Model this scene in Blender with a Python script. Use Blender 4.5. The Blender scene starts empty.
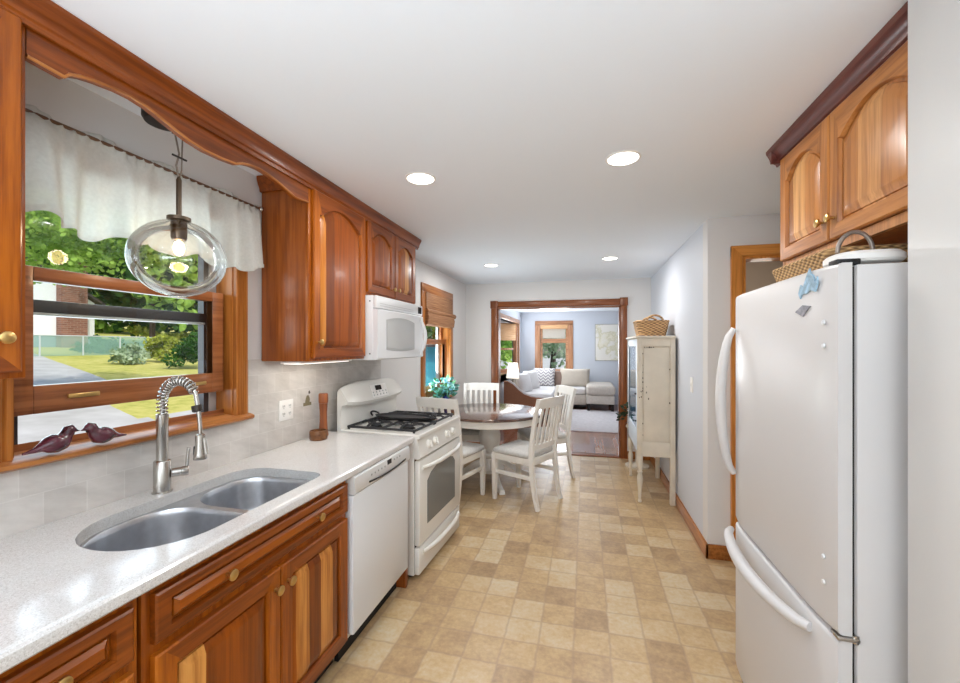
import bpy, bmesh, math, random
from mathutils import Vector, Matrix
random.seed(7)
PI = math.pi
S = bpy.context.scene
C = S.collection

# ------------------------------------------------------------------ camera, world, sun, area lights, exposure
CEIL = 2.37
cam_d = bpy.data.cameras.new('camera'); cam = bpy.data.objects.new('camera', cam_d); C.objects.link(cam)
cam.location = (0, 0, 1.48); cam.rotation_euler = (PI/2, 0, math.radians(14.365))
cam_d.sensor_width = 36; cam_d.lens = 410/960*36; cam_d.shift_y = 4.5/960; cam_d.clip_start = 0.03; cam_d.clip_end = 300
S.camera = cam
S.view_settings.view_transform = 'Standard'; S.view_settings.look = 'None'
S.view_settings.exposure = 0.09; S.view_settings.gamma = 1.0; S.view_settings.use_curve_mapping = False
S.cycles.use_denoising = True
S.cycles.max_bounces = 10; S.cycles.diffuse_bounces = 6; S.cycles.glossy_bounces = 5
S.cycles.transmission_bounces = 8; S.cycles.transparent_max_bounces = 16
S.cycles.sample_clamp_indirect = 6.0; S.cycles.caustics_reflective = False; S.cycles.caustics_refractive = False

w = bpy.data.worlds.new('world'); S.world = w; w.use_nodes = True
nt = w.node_tree; nt.nodes.clear()
sky = nt.nodes.new('ShaderNodeTexSky'); sky.sky_type = 'NISHITA'; sky.sun_disc = False
sky.sun_elevation = math.radians(50); sky.sun_rotation = math.radians(95); sky.air_density = 1.0; sky.dust_density = 2.0
bg = nt.nodes.new('ShaderNodeBackground'); bg.inputs['Strength'].default_value = 0.26
out = nt.nodes.new('ShaderNodeOutputWorld')
nt.links.new(sky.outputs[0], bg.inputs[0]); nt.links.new(bg.outputs[0], out.inputs[0])

def light(kind, name, loc, energy, color=(1, 1, 1), rot=(0, 0, 0), size=None, size_y=None, spread=None, parent=None):
    d = bpy.data.lights.new(name, kind); o = bpy.data.objects.new(name, d); C.objects.link(o)
    o.location = loc; o.rotation_euler = rot; d.energy = energy; d.color = color
    if kind == 'AREA':
        d.shape = 'RECTANGLE' if size_y else 'DISK'; d.size = size
        if size_y: d.size_y = size_y
        if spread: d.spread = spread
    elif size is not None and kind != 'SUN': d.shadow_soft_size = size
    if parent: o.parent = parent
    return o
sun = light('SUN', 'sun', (20, -5, 30), 2.8, (1, .95, .86), rot=(0, math.radians(40), math.radians(-40))); sun.data.angle = math.radians(1.0)
# added fill behind the camera; daylight through the living room and kitchen windows
light('AREA', 'rear_fill', (-.45, -2.9, 1.25), 25, (.90, .95, 1.0), rot=(PI/2, 0, 0), size=2.0, size_y=2.0)
light('AREA', 'daylight_far_window', (-.79, 10.82, 1.45), 26, (.92, .96, 1.0), rot=(-PI/2, 0, 0), size=.7, size_y=1.1)
light('AREA', 'daylight_bay_window', (-1.6, 9.3, 1.45), 38, (.93, .97, 1.0), rot=(0, -PI/2-.35, 0), size=1.1, size_y=1.9)
light('AREA', 'daylight_sink_window', (-1.92, 1.27, 1.6), 5, (.80, .94, 1.0), rot=(0, -PI/2, 0), size=.8, size_y=.7)
# added fill light behind the camera, aimed at the ceiling
light('AREA', 'ceiling_bounce_fill', (-.4, -.9, 1.35), 62, (.80, .91, 1.0), rot=(PI, 0, 0), size=1.2, size_y=1.2)

# ------------------------------------------------------------------ materials
def new_mat(name):
    m = bpy.data.materials.new(name); m.use_nodes = True
    n = m.node_tree; n.nodes.clear()
    o = n.nodes.new('ShaderNodeOutputMaterial'); b = n.nodes.new('ShaderNodeBsdfPrincipled')
    n.links.new(b.outputs[0], o.inputs[0])
    return m, n, b, o
def lin(c):
    f = lambda v: v/12.92 if v <= .04045 else ((v+.055)/1.055)**2.4
    return tuple(f(v/255) for v in c) + (1,)
class N:
    """tiny node helper"""
    def __init__(s, tree): s.t = tree
    def n(s, typ, **k):
        x = s.t.nodes.new(typ)
        for a, v in k.items(): setattr(x, a, v)
        return x
    def l(s, a, b): s.t.links.new(a, b)
    def math(s, op, a, b=None, c=None):
        x = s.n('ShaderNodeMath', operation=op)
        for i, v in enumerate((a, b, c)):
            if v is None: continue
            if isinstance(v, (int, float)): x.inputs[i].default_value = v
            else: s.l(v, x.inputs[i])
        return x.outputs[0]
    def comb(s, x, y, z):
        c = s.n('ShaderNodeCombineXYZ')
        for i, v in enumerate((x, y, z)):
            if isinstance(v, (int, float)): c.inputs[i].default_value = v
            else: s.l(v, c.inputs[i])
        return c.outputs[0]
    def noise(s, vec, scale, detail=2, rough=.5):
        x = s.n('ShaderNodeTexNoise'); x.inputs['Scale'].default_value = scale
        x.inputs['Detail'].default_value = detail; x.inputs['Roughness'].default_value = rough
        if vec is not None: s.l(vec, x.inputs['Vector'])
        return x.outputs[0]
    def ramp(s, fac, stops, interp='LINEAR'):
        r = s.n('ShaderNodeValToRGB'); r.color_ramp.interpolation = interp
        e = r.color_ramp.elements
        while len(e) < len(stops): e.new(.5)
        for i, (p, c) in enumerate(stops): e[i].position = p; e[i].color = lin(c) if max(c) > 1.5 else tuple(c)+(1,)
        s.l(fac, r.inputs[0]); return r.outputs[0]
    def mix(s, fac, a, b, mode='MIX'):
        m = s.n('ShaderNodeMix', data_type='RGBA', blend_type=mode)
        for i, v in ((0, fac), (6, a), (7, b)):
            if isinstance(v, (int, float)): m.inputs[i].default_value = v
            elif isinstance(v, tuple): m.inputs[i].default_value = v
            else: s.l(v, m.inputs[i])
        return m.outputs[2]
    def pos(s):
        g = s.n('ShaderNodeNewGeometry'); x = s.n('ShaderNodeSeparateXYZ'); s.l(g.outputs['Position'], x.inputs[0]); return g.outputs['Position'], x.outputs
    def objc(s):
        g = s.n('ShaderNodeTexCoord'); x = s.n('ShaderNodeSeparateXYZ'); s.l(g.outputs['Object'], x.inputs[0]); return g.outputs['Object'], x.outputs
    def bump(s, h, strength, dist, bsdf):
        b = s.n('ShaderNodeBump'); b.inputs['Strength'].default_value = strength; b.inputs['Distance'].default_value = dist
        s.l(h, b.inputs['Height']); s.l(b.outputs[0], bsdf.inputs['Normal'])

def mat(name, rgb, rough=.5, metal=0, spec=.5, coat=0, emit=None, estr=0, var=0, vscale=6, bump=0, bscale=200):
    m, n, b, o = new_mat(name); h = N(n)
    b.inputs['Base Color'].default_value = lin(rgb); b.inputs['Roughness'].default_value = rough
    b.inputs['Metallic'].default_value = metal; b.inputs['Specular IOR Level'].default_value = spec
    b.inputs['Coat Weight'].default_value = coat
    if emit: b.inputs['Emission Color'].default_value = lin(emit); b.inputs['Emission Strength'].default_value = estr
    if var or bump:
        p, _ = h.objc()
    if var:
        f = h.noise(p, vscale, 4)
        k = lambda q: tuple(max(0, min(255, v*q)) for v in rgb)
        h.l(h.ramp(f, [(.25, k(1-var)), (.75, k(1+var*.6))]), b.inputs['Base Color'])
    if bump: h.bump(h.noise(p, bscale, 3), bump, .002, b)
    return m

def wood(name, cols, strip=None, sw=.085, along='z', rough=.30, grain=.6, coat=.15, world=False):
    """cols: dark, mid, mid, light (sapwood). strip: axis across which glued strips vary"""
    m, n, b, o = new_mat(name); h = N(n)
    p, xyz = h.pos() if world else h.objc()
    X = dict(zip('xyz', xyz))
    oi = h.n('ShaderNodeObjectInfo').outputs['Random']
    across = {'x': ('y', 'z'), 'y': ('x', 'z'), 'z': ('x', 'y')}[along]
    sc = {a: 44 for a in across}; sc[along] = 2.2
    off = h.math('MULTIPLY', oi, 37.0)
    v = h.comb(h.math('MULTIPLY_ADD', X['x'], sc['x'], off), h.math('MULTIPLY', X['y'], sc['y']), h.math('MULTIPLY', X['z'], sc['z']))
    g1 = h.noise(v, 1.0, 5, .6)
    sc2 = {a: 5 for a in across}; sc2[along] = .8
    v2 = h.comb(h.math('MULTIPLY_ADD', X['x'], sc2['x'], off), h.math('MULTIPLY', X['y'], sc2['y']), h.math('MULTIPLY', X['z'], sc2['z']))
    g2 = h.noise(v2, 1.0, 3, .55)
    base = h.mix(.5, g1, g2)
    if strip:
        wob = h.math('MULTIPLY_ADD', g2, .05, X[strip])
        cell = h.math('FLOOR', h.math('ADD', h.math('DIVIDE', wob, sw), off))
        wn = h.n('ShaderNodeTexWhiteNoise', noise_dimensions='1D'); h.l(cell, wn.inputs['W'])
        f = h.math('ADD', h.math('MULTIPLY', wn.outputs[0], .88), h.math('MULTIPLY', h.math('SUBTRACT', base, .5), .55))
        f = h.math('ADD', f, .04)
    else:
        f = h.math('MULTIPLY_ADD', h.math('SUBTRACT', base, .5), 1.9, .45)
    col = h.ramp(f, [(.02, cols[0]), (.35, cols[1]), (.66, cols[2]), (.92, cols[3])])
    dark = h.ramp(g1, [(.34, (.50, .42, .36)), (.55, (1, 1, 1))])
    col = h.mix(grain, col, h.mix(1.0, col, dark, 'MULTIPLY'))
    h.l(col, b.inputs['Base Color']); b.inputs['Roughness'].default_value = rough
    b.inputs['Coat Weight'].default_value = coat; b.inputs['Coat Roughness'].default_value = .15
    b.inputs['Specular IOR Level'].default_value = .35
    return m

def glass(name, tint=(1, 1, 1), refl=.08, rough=0.0, cull=True):
    m = bpy.data.materials.new(name); m.use_nodes = True; n = m.node_tree; n.nodes.clear(); h = N(n)
    o = h.n('ShaderNodeOutputMaterial'); t = h.n('ShaderNodeBsdfTransparent'); g = h.n('ShaderNodeBsdfGlossy'); mx = h.n('ShaderNodeMixShader')
    t.inputs[0].default_value = tuple(tint)+(1,); g.inputs['Roughness'].default_value = rough
    lw = h.n('ShaderNodeLayerWeight'); lw.inputs[0].default_value = .25
    geo = h.n('ShaderNodeNewGeometry'); h.l(h.math('MULTIPLY', h.math('MULTIPLY_ADD', lw.outputs['Fresnel'], .8, refl*.3), h.math('SUBTRACT', 1, geo.outputs['Backfacing']) if cull else 1.0), mx.inputs[0])
    h.l(t.outputs[0], mx.inputs[1]); h.l(g.outputs[0], mx.inputs[2]); h.l(mx.outputs[0], o.inputs[0])
    return m

def cloth_translucent(name, rgb, trans=.45, clear=.08):
    m = bpy.data.materials.new(name); m.use_nodes = True; n = m.node_tree; n.nodes.clear(); h = N(n)
    o = h.n('ShaderNodeOutputMaterial'); d = h.n('ShaderNodeBsdfDiffuse'); t = h.n('ShaderNodeBsdfTranslucent'); c = h.n('ShaderNodeBsdfTransparent')
    p, _ = h.objc(); f = h.noise(p, 90, 3)
    k = lambda q: tuple(min(255, v*q) for v in rgb)
    col = h.ramp(f, [(.3, k(.98)), (.7, k(1.02))]); h.l(col, d.inputs[0]); h.l(col, t.inputs[0])
    a = h.n('ShaderNodeMixShader'); a.inputs[0].default_value = trans; h.l(d.outputs[0], a.inputs[1]); h.l(t.outputs[0], a.inputs[2])
    b = h.n('ShaderNodeMixShader'); b.inputs[0].default_value = clear; h.l(a.outputs[0], b.inputs[1]); h.l(c.outputs[0], b.inputs[2])
    h.l(b.outputs[0], o.inputs[0]); return m

# cherry used for the kitchen cabinets, trim woods
CH = [(118, 56, 8), (150, 74, 8), (178, 98, 20), (224, 164, 88)]
CHd = [(98, 46, 10), (130, 62, 12), (150, 78, 22), (172, 102, 44)]
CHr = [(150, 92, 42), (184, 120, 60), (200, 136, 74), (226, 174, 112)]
M = {}
M['ch_v'] = wood('cherry_vertical', CH, None, along='z')
M['ch_y'] = wood('cherry_rail', CHd, None, along='y')
M['ch_panel'] = wood('cherry_strip_panel', CH, 'y', .075, along='z')
M['ch_drawer'] = wood('cherry_drawer_panel', CH, 'z', .07, along='y')
M['ch_side'] = wood('cherry_veneer_side', [(124, 60, 16), (144, 74, 24), (156, 84, 32), (174, 106, 54)], None, along='z')
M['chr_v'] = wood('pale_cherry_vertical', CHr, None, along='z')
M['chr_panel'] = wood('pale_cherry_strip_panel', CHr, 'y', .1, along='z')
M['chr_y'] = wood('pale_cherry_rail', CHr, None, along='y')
M['crown_r'] = wood('dark_crown_wood', [(84, 44, 38), (104, 56, 48), (116, 66, 56), (134, 84, 76)], None, along='y')
M['sash'] = wood('sash_wood', [(124, 70, 36), (154, 94, 54), (170, 108, 66), (190, 130, 88)], None, along='y')
M['case_v'] = wood('casing_wood', [(136, 78, 26), (172, 104, 42), (190, 122, 56), (210, 148, 82)], None, along='z')
M['case_y'] = wood('stool_wood', [(136, 78, 34), (168, 104, 52), (186, 122, 66), (206, 148, 92)], None, along='y')
M['trim_v'] = wood('opening_trim_wood', [(96, 50, 24), (134, 76, 38), (152, 90, 48), (170, 108, 62)], None, along='z')
M['trim_x'] = wood('opening_head_wood', [(96, 50, 24), (134, 76, 38), (152, 90, 48), (170, 108, 62)], None, along='x')
M['honey_v'] = wood('honey_casing_wood', [(170, 98, 36), (208, 134, 60), (222, 150, 74), (234, 172, 100)], None, along='z')
M['honey_x'] = wood('honey_head_wood', [(170, 98, 36), (208, 134, 60), (222, 150, 74), (234, 172, 100)], None, along='x')
M['pine_v'] = wood('pine_casing_wood', [(146, 96, 66), (180, 130, 96), (198, 148, 112), (214, 170, 136)], None, along='z')
M['pine_x'] = wood('pine_head_wood', [(146, 96, 66), (180, 130, 96), (198, 148, 112), (214, 170, 136)], None, along='x')
M['base_y'] = wood('baseboard_wood', [(140, 82, 34), (170, 106, 50), (184, 120, 60), (204, 142, 82)], None, along='y')
M['wall'] = mat('wall_paint', (226, 224, 222), .55, spec=.3, bump=.05, bscale=300)
M['wall_cool'] = mat('cool_wall_paint', (214, 218, 226), .5, spec=.3)
M['wall_gloss'] = mat('eggshell_wall_paint', (216, 216, 214), .32, spec=.5, bump=.12, bscale=260)
M['wall_lilac'] = mat('lilac_wall_paint', (206, 212, 221), .6, spec=.25)
M['taupe'] = mat('taupe_wall_paint', (150, 134, 118), .7)
M['ceil'] = mat('ceiling_paint', (237, 244, 252), .8, spec=.2, bump=.08, bscale=120)
M['white'] = mat('appliance_white', (220, 222, 224), .28, spec=.5, bump=.03, bscale=500)
M['white_fr'] = mat('fridge_white', (206, 204, 203), .3, spec=.5, bump=.06, bscale=600)
M['cream'] = mat('range_white', (226, 224, 218), .22, spec=.5)
M['black'] = mat('matte_black', (18, 18, 20), .5)
M['iron'] = mat('cast_iron', (40, 40, 42), .55, spec=.4, bump=.2, bscale=300)
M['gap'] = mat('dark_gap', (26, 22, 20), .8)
M['ovenglass'] = mat('oven_window_glass', (112, 116, 116), .12, spec=.6)
M['micglass'] = mat('microwave_window', (188, 190, 190), .2, spec=.5)
M['display'] = mat('display_black', (14, 20, 20), .15)
M['digits'] = mat('display_digits', (70, 170, 130), .4, emit=(70, 190, 140), estr=.6)
M['button'] = mat('grey_button', (170, 172, 172), .5)
M['brass'] = mat('brushed_brass', (214, 180, 116), .28, metal=1)
M['nickel'] = mat('brushed_nickel', (190, 186, 180), .26, metal=1)
M['steel'] = mat('sink_steel', (206, 208, 212), .30, metal=1, var=.06, vscale=30)
M['alu'] = mat('storm_aluminium', (74, 72, 74), .4, metal=.6)
M['alu_lt'] = mat('storm_channel', (196, 200, 202), .4, metal=.3)
M['plastic'] = mat('white_plastic', (240, 238, 234), .35)
M['lamp_on'] = mat('recessed_lens', (255, 252, 246), .5, emit=(255, 250, 240), estr=7)
M['strip_on'] = mat('undercabinet_lens', (255, 252, 246), .5, emit=(255, 248, 236), estr=2.5)
M['bulb'] = mat('bulb_glow', (255, 236, 200), .4, emit=(255, 214, 150), estr=22)
M['glass'] = glass('window_glass', (.97, .99, .98), .06)
M['globe'] = glass('pendant_glass', (.98, .955, .925), .14, cull=False)
M['bronze'] = mat('bronze_metal', (96, 82, 68), .35, metal=.9)
M['canopy'] = mat('dark_canopy_metal', (60, 54, 50), .45, metal=.7)
M['cord'] = mat('grey_cord', (120, 106, 94), .6)
M['curtain'] = cloth_translucent('sheer_curtain', (236, 238, 234), .5, .26)
M['rod'] = mat('brown_rod', (92, 62, 40), .4)
M['bird'] = mat('glazed_bird', (84, 34, 48), .25, var=.45, vscale=22, coat=.5)
M['millwood'] = wood('mill_wood', [(90, 44, 20), (138, 76, 40), (158, 94, 54), (176, 112, 70)], None, along='z', rough=.35)
M['bowlwood'] = wood('bowl_wood', [(80, 48, 24), (120, 78, 46), (146, 100, 62), (170, 124, 84)], None, along='x', rough=.4)
M['chair'] = mat('cream_chair_paint', (238, 234, 227), .42, var=.03)
M['seat'] = mat('grey_seat_fabric', (204, 202, 198), .85, var=.06, vscale=60, bump=.2, bscale=500)
M['tabletop'] = wood('table_top_wood', [(62, 42, 34), (92, 66, 54), (108, 80, 66), (130, 100, 84)], 'x', .11, along='y', rough=.16, coat=.6)
M['hutch'] = mat('chipped_cream_paint', (222, 212, 194), .5, var=.05)
M['hutch_daylit'] = mat('hutch_front_daylight_tint', (212, 222, 230), .45)  # blue window light put into the colour of the hutch front
M['hutchglass'] = mat('cabinet_glass', (70, 104, 128), .06, spec=.8)
M['rug'] = mat('pale_rug', (206, 202, 204), .95, var=.06, vscale=18, bump=.3, bscale=400)
M['sofa'] = mat('pale_sofa_fabric', (202, 194, 184), .9, var=.05, vscale=24, bump=.2, bscale=300)
M['sofa_br'] = mat('tan_sofa_side', (164, 112, 82), .7, var=.06, vscale=30)
M['cush_w'] = mat('white_cushion', (222, 220, 220), .9, var=.03)
M['cush_b'] = mat('beige_cushion', (200, 190, 176), .9, var=.04)
M['cush_br'] = mat('brown_cushion', (138, 116, 104), .9)
M['shade_l'] = mat('lamp_shade_cloth', (248, 244, 236), .8, emit=(255, 246, 228), estr=1.0)
M['leaf'] = mat('leaf_green', (96, 160, 104), .5, var=.35, vscale=30)
M['leaf_d'] = mat('dark_leaf', (28, 58, 36), .5, var=.3, vscale=30)
M['leaf_bl'] = mat('teal_leaf', (120, 194, 184), .5, var=.35, vscale=40)
M['flower'] = mat('blue_flower', (150, 208, 240), .6)
M['vase'] = mat('cobalt_vase', (30, 56, 150), .15, coat=.6)
M['terracotta'] = mat('terracotta', (150, 92, 66), .7)
M['teal'] = mat('teal_siding', (84, 186, 204), .7, var=.06)
M['siding'] = mat('white_siding', (232, 234, 238), .7)
M['foundation'] = mat('foundation_grey', (140, 152, 160), .8)
M['rooft'] = mat('roof_shingle', (96, 90, 88), .9, var=.2)
M['trunk'] = mat('tree_bark', (78, 62, 50), .9, var=.2)
M['grey_metal'] = mat('grey_handle_metal', (150, 140, 132), .4, metal=.5)
M['magnet_b'] = mat('blue_magnet', (150, 184, 206), .4, var=.25, vscale=60)
M['magnet_g'] = mat('grey_magnet', (140, 140, 148), .4, var=.3, vscale=60)

def leaves_mat(name, dark, light):
    m = bpy.data.materials.new(name); m.use_nodes = True; n = m.node_tree; n.nodes.clear(); h = N(n)
    o = h.n('ShaderNodeOutputMaterial'); d = h.n('ShaderNodeBsdfDiffuse'); t = h.n('ShaderNodeBsdfTranslucent'); mx = h.n('ShaderNodeMixShader')
    p, _ = h.objc(); f = h.noise(p, 1.4, 4)
    col = h.ramp(f, [(.3, dark), (.7, light)]); h.l(col, d.inputs[0]); h.l(col, t.inputs[0]); mx.inputs[0].default_value = .35
    h.l(d.outputs[0], mx.inputs[1]); h.l(t.outputs[0], mx.inputs[2]); h.l(mx.outputs[0], o.inputs[0]); return m
M['tree1'] = leaves_mat('maple_leaves', (92, 142, 48), (196, 224, 116))
M['tree2'] = leaves_mat('deep_green_leaves', (34, 74, 36), (98, 140, 72))
M['tree3'] = leaves_mat('yellow_green_leaves', (118, 138, 40), (206, 206, 100))
M['tree4'] = leaves_mat('hedge_leaves', (28, 70, 24), (78, 122, 48))
M['tree5'] = leaves_mat('silver_green_leaves', (110, 140, 96), (210, 222, 196))

def floor_mat():
    m, n, b, o = new_mat('vinyl_tile_floor'); h = N(n); p, (x, y, z) = h.pos(); s = .172
    px = h.math('DIVIDE', h.math('ADD', x, 10.03), s); py = h.math('DIVIDE', h.math('ADD', y, 10.0), s)
    w1 = h.noise(p, 14, 2); wob = h.math('MULTIPLY', h.math('SUBTRACT', w1, .5), .10)
    px = h.math('ADD', px, wob); py = h.math('ADD', py, wob)
    cx = h.math('FLOOR', px); cy = h.math('FLOOR', py)
    wn = h.n('ShaderNodeTexWhiteNoise', noise_dimensions='2D'); h.l(h.comb(cx, cy, 0), wn.inputs['Vector'])
    cellv = wn.outputs[0]
    n1 = h.noise(p, 9, 5, .65); n2 = h.noise(p, 42, 4, .6)
    f = h.math('ADD', h.math('MULTIPLY', cellv, .5), h.math('ADD', h.math('MULTIPLY', n1, .75), h.math('MULTIPLY', n2, .6)))
    f = h.math('SUBTRACT', f, .42)
    col = h.ramp(f, [(.08, (148, 120, 90)), (.35, (178, 148, 110)), (.55, (196, 166, 122)), (.75, (204, 182, 146)), (.95, (208, 194, 168))])
    fx = h.math('SUBTRACT', .5, h.math('ABSOLUTE', h.math('SUBTRACT', h.math('FRACT', px), .5)))
    fy = h.math('SUBTRACT', .5, h.math('ABSOLUTE', h.math('SUBTRACT', h.math('FRACT', py), .5)))
    e = h.math('MINIMUM', fx, fy)
    g = h.ramp(e, [(.012, (1, 1, 1)), (.05, (0, 0, 0))])
    gs = h.math('MULTIPLY', g, .55)
    col = h.mix(gs, col, lin((166, 138, 110)))
    h.l(col, b.inputs['Base Color']); b.inputs['Roughness'].default_value = .34
    h.l(h.math('MULTIPLY_ADD', n2, .25, .22), b.inputs['Roughness'])
    h.bump(h.math('ADD', h.math('MULTIPLY', e, 2.0), h.math('MULTIPLY', n2, .3)), .18, .004, b)
    return m
def hardwood_mat():
    m, n, b, o = new_mat('hardwood_floor'); h = N(n); p, (x, y, z) = h.pos()
    cell = h.math('FLOOR', h.math('DIVIDE', x, .07))
    wn = h.n('ShaderNodeTexWhiteNoise', noise_dimensions='1D'); h.l(cell, wn.inputs['W'])
    g = h.noise(h.comb(h.math('MULTIPLY', x, 40), h.math('MULTIPLY', y, 2), wn.outputs[0]), 1, 4)
    f = h.math('MULTIPLY_ADD', wn.outputs[0], .6, h.math('MULTIPLY', g, .4))
    h.l(h.ramp(f, [(.1, (112, 62, 42)), (.5, (146, 90, 64)), (.9, (176, 118, 88))]), b.inputs['Base Color'])
    b.inputs['Roughness'].default_value = .2; b.inputs['Coat Weight'].default_value = .4
    return m
def counter_mat():
    m, n, b, o = new_mat('quartz_counter'); h = N(n); p, _ = h.pos()
    v = h.n('ShaderNodeTexVoronoi'); v.inputs['Scale'].default_value = 420; h.l(p, v.inputs['Vector'])
    wn = h.n('ShaderNodeSeparateColor'); h.l(v.outputs['Color'], wn.inputs[0])
    n1 = h.noise(p, 5, 3)
    f = h.math('ADD', h.math('MULTIPLY', wn.outputs[0], .88), h.math('MULTIPLY', n1, .2))
    h.l(h.ramp(f, [(.05, (184, 180, 175)), (.25, (206, 203, 200)), (.7, (214, 212, 210)), (.95, (222, 221, 219))]), b.inputs['Base Color'])
    b.inputs['Roughness'].default_value = .14; b.inputs['Specular IOR Level'].default_value = .9
    return m
def splash_mat():
    m, n, b, o = new_mat('marble_tile'); h = N(n); p, (x, y, z) = h.pos()
    br = h.n('ShaderNodeTexBrick'); h.l(h.comb(h.math('ADD', y, 10.0), h.math('SUBTRACT', z, .913), 0), br.inputs['Vector'])
    br.offset = .5; br.inputs['Scale'].default_value = 1; br.inputs['Brick Width'].default_value = .118; br.inputs['Row Height'].default_value = .104
    br.inputs['Mortar Size'].default_value = .0022; br.inputs['Mortar Smooth'].default_value = .4; br.inputs['Bias'].default_value = 0
    br.inputs['Color1'].default_value = lin((200, 194, 187)); br.inputs['Color2'].default_value = lin((214, 209, 203)); br.inputs['Mortar'].default_value = lin((222, 218, 212))
    n1 = h.noise(h.comb(h.math('MULTIPLY', x, 1), h.math('MULTIPLY', y, 6), h.math('MULTIPLY_ADD', z, 18, h.math('MULTIPLY', y, 5))), 1.2, 6, .65)
    col = h.mix(.4, br.outputs[0], h.ramp(n1, [(.3, (170, 164, 158)), (.55, (208, 202, 196)), (.75, (224, 220, 216))]))
    h.l(col, b.inputs['Base Color']); b.inputs['Roughness'].default_value = .38
    h.bump(h.math('SUBTRACT', 1, br.outputs[1]), .25, .002, b)
    return m
def brick_mat():
    m, n, b, o = new_mat('red_brick'); h = N(n); p, (x, y, z) = h.pos()
    br = h.n('ShaderNodeTexBrick'); h.l(h.comb(h.math('ADD', x, y), z, 0), br.inputs['Vector'])
    br.inputs['Scale'].default_value = 1; br.inputs['Brick Width'].default_value = .4; br.inputs['Row Height'].default_value = .14; br.inputs['Mortar Size'].default_value = .012
    br.inputs['Color1'].default_value = lin((120, 78, 66)); br.inputs['Color2'].default_value = lin((146, 100, 86)); br.inputs['Mortar'].default_value = lin((150, 130, 118))
    h.l(br.outputs[0], b.inputs['Base Color']); b.inputs['Roughness'].default_value = .9; return m
def weave_mat(name, a, bcol, sc=110):
    m, n, b, o = new_mat(name); h = N(n); p, (x, y, z) = h.objc()
    s1 = h.math('SINE', h.math('MULTIPLY', h.math('ADD', x, y), sc*1.0)); s2 = h.math('SINE', h.math('MULTIPLY', z, sc*2.0))
    f = h.math('MULTIPLY_ADD', h.math('MULTIPLY', s1, s2), .32, .5)
    f = h.math('ADD', f, h.math('MULTIPLY', h.math('SUBTRACT', h.noise(p, 60, 3), .5), .5))
    h.l(h.ramp(f, [(.2, bcol), (.6, a), (.9, tuple(min(255, v*1.18) for v in a))]), b.inputs['Base Color']); b.inputs['Roughness'].default_value = .8
    h.bump(f, .8, .006, b); return m
def ground_mat():
    m, n, b, o = new_mat('yard_ground'); h = N(n); p, (x, y, z) = h.pos()
    # asphalt drive near the house, curving lawn beyond; a grass strip crosses the drive
    g = h.noise(p, 3.0, 6, .7); big = h.noise(p, .25, 3)
    lawn = h.ramp(h.math('MULTIPLY_ADD', g, .6, h.math('MULTIPLY', big, .4)), [(.3, (132, 140, 58)), (.5, (182, 176, 96)), (.7, (206, 194, 128))])
    drive = h.ramp(h.noise(p, 1.2, 5), [(.3, (168, 165, 160)), (.7, (190, 188, 184))])
    # drive occupies a band along -X : y between lines
    e = h.math('ADD', h.math('MULTIPLY', x, .36), y)      # line y = -.36x + c
    wob = h.math('MULTIPLY', big, 1.0)
    sm = h.n('ShaderNodeMapRange', interpolation_type='SMOOTHSTEP'); h.l(h.math('MULTIPLY', x, -1), sm.inputs[0]); sm.inputs[1].default_value = 13; sm.inputs[2].default_value = 19; sm.inputs[3].default_value = 4.2; sm.inputs[4].default_value = 5.7
    f1 = h.math('GREATER_THAN', h.math('ADD', e, h.math('MULTIPLY', wob, .3)), sm.outputs[0])
    near = h.math('LESS_THAN', h.math('MULTIPLY', x, -1), 11.2)
    strip = h.math('MULTIPLY', h.math('GREATER_THAN', e, 4.3), h.math('MULTIPLY', h.math('LESS_THAN', e, 4.7), near))
    far_l = h.math('MULTIPLY', f1, h.math('SUBTRACT', 1, near))
    isl = h.math('MAXIMUM', strip, far_l)
    h.l(h.mix(isl, drive, lawn), b.inputs['Base Color']); b.inputs['Roughness'].default_value = .95; b.inputs['Specular IOR Level'].default_value = .1
    return m
def map_mat():
    m, n, b, o = new_mat('map_print'); h = N(n); p, _ = h.objc()
    n1 = h.noise(p, 1.6, 6, .6)
    h.l(h.ramp(n1, [(.40, (236, 234, 226)), (.47, (236, 234, 226)), (.50, (212, 208, 178)), (.515, (232, 228, 208)), (.6, (238, 236, 228))]), b.inputs['Base Color'])
    b.inputs['Roughness'].default_value = .6; return m
def chevron_mat():
    m, n, b, o = new_mat('zigzag_cloth'); h = N(n); p, (x, y, z) = h.objc()
    t = h.math('PINGPONG', h.math('MULTIPLY', x, 1), .06)
    f = h.math('FRACT', h.math('DIVIDE', h.math('ADD', z, t), .075))
    k = h.math('GREATER_THAN', f, .5)
    h.l(h.mix(k, lin((222, 220, 218)), lin((150, 146, 152))), b.inputs['Base Color']); b.inputs['Roughness'].default_value = .9; return m
def bamboo_mat(name, cols, sc=160):
    m, n, b, o = new_mat(name); h = N(n); p, (x, y, z) = h.objc()
    g = h.noise(h.comb(h.math('MULTIPLY', x, 3), h.math('MULTIPLY', y, 3), h.math('MULTIPLY', z, sc)), 1, 3)
    h.l(h.ramp(g, [(.3, cols[0]), (.5, cols[1]), (.7, cols[2])]), b.inputs['Base Color']); b.inputs['Roughness'].default_value = .6; return m
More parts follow.
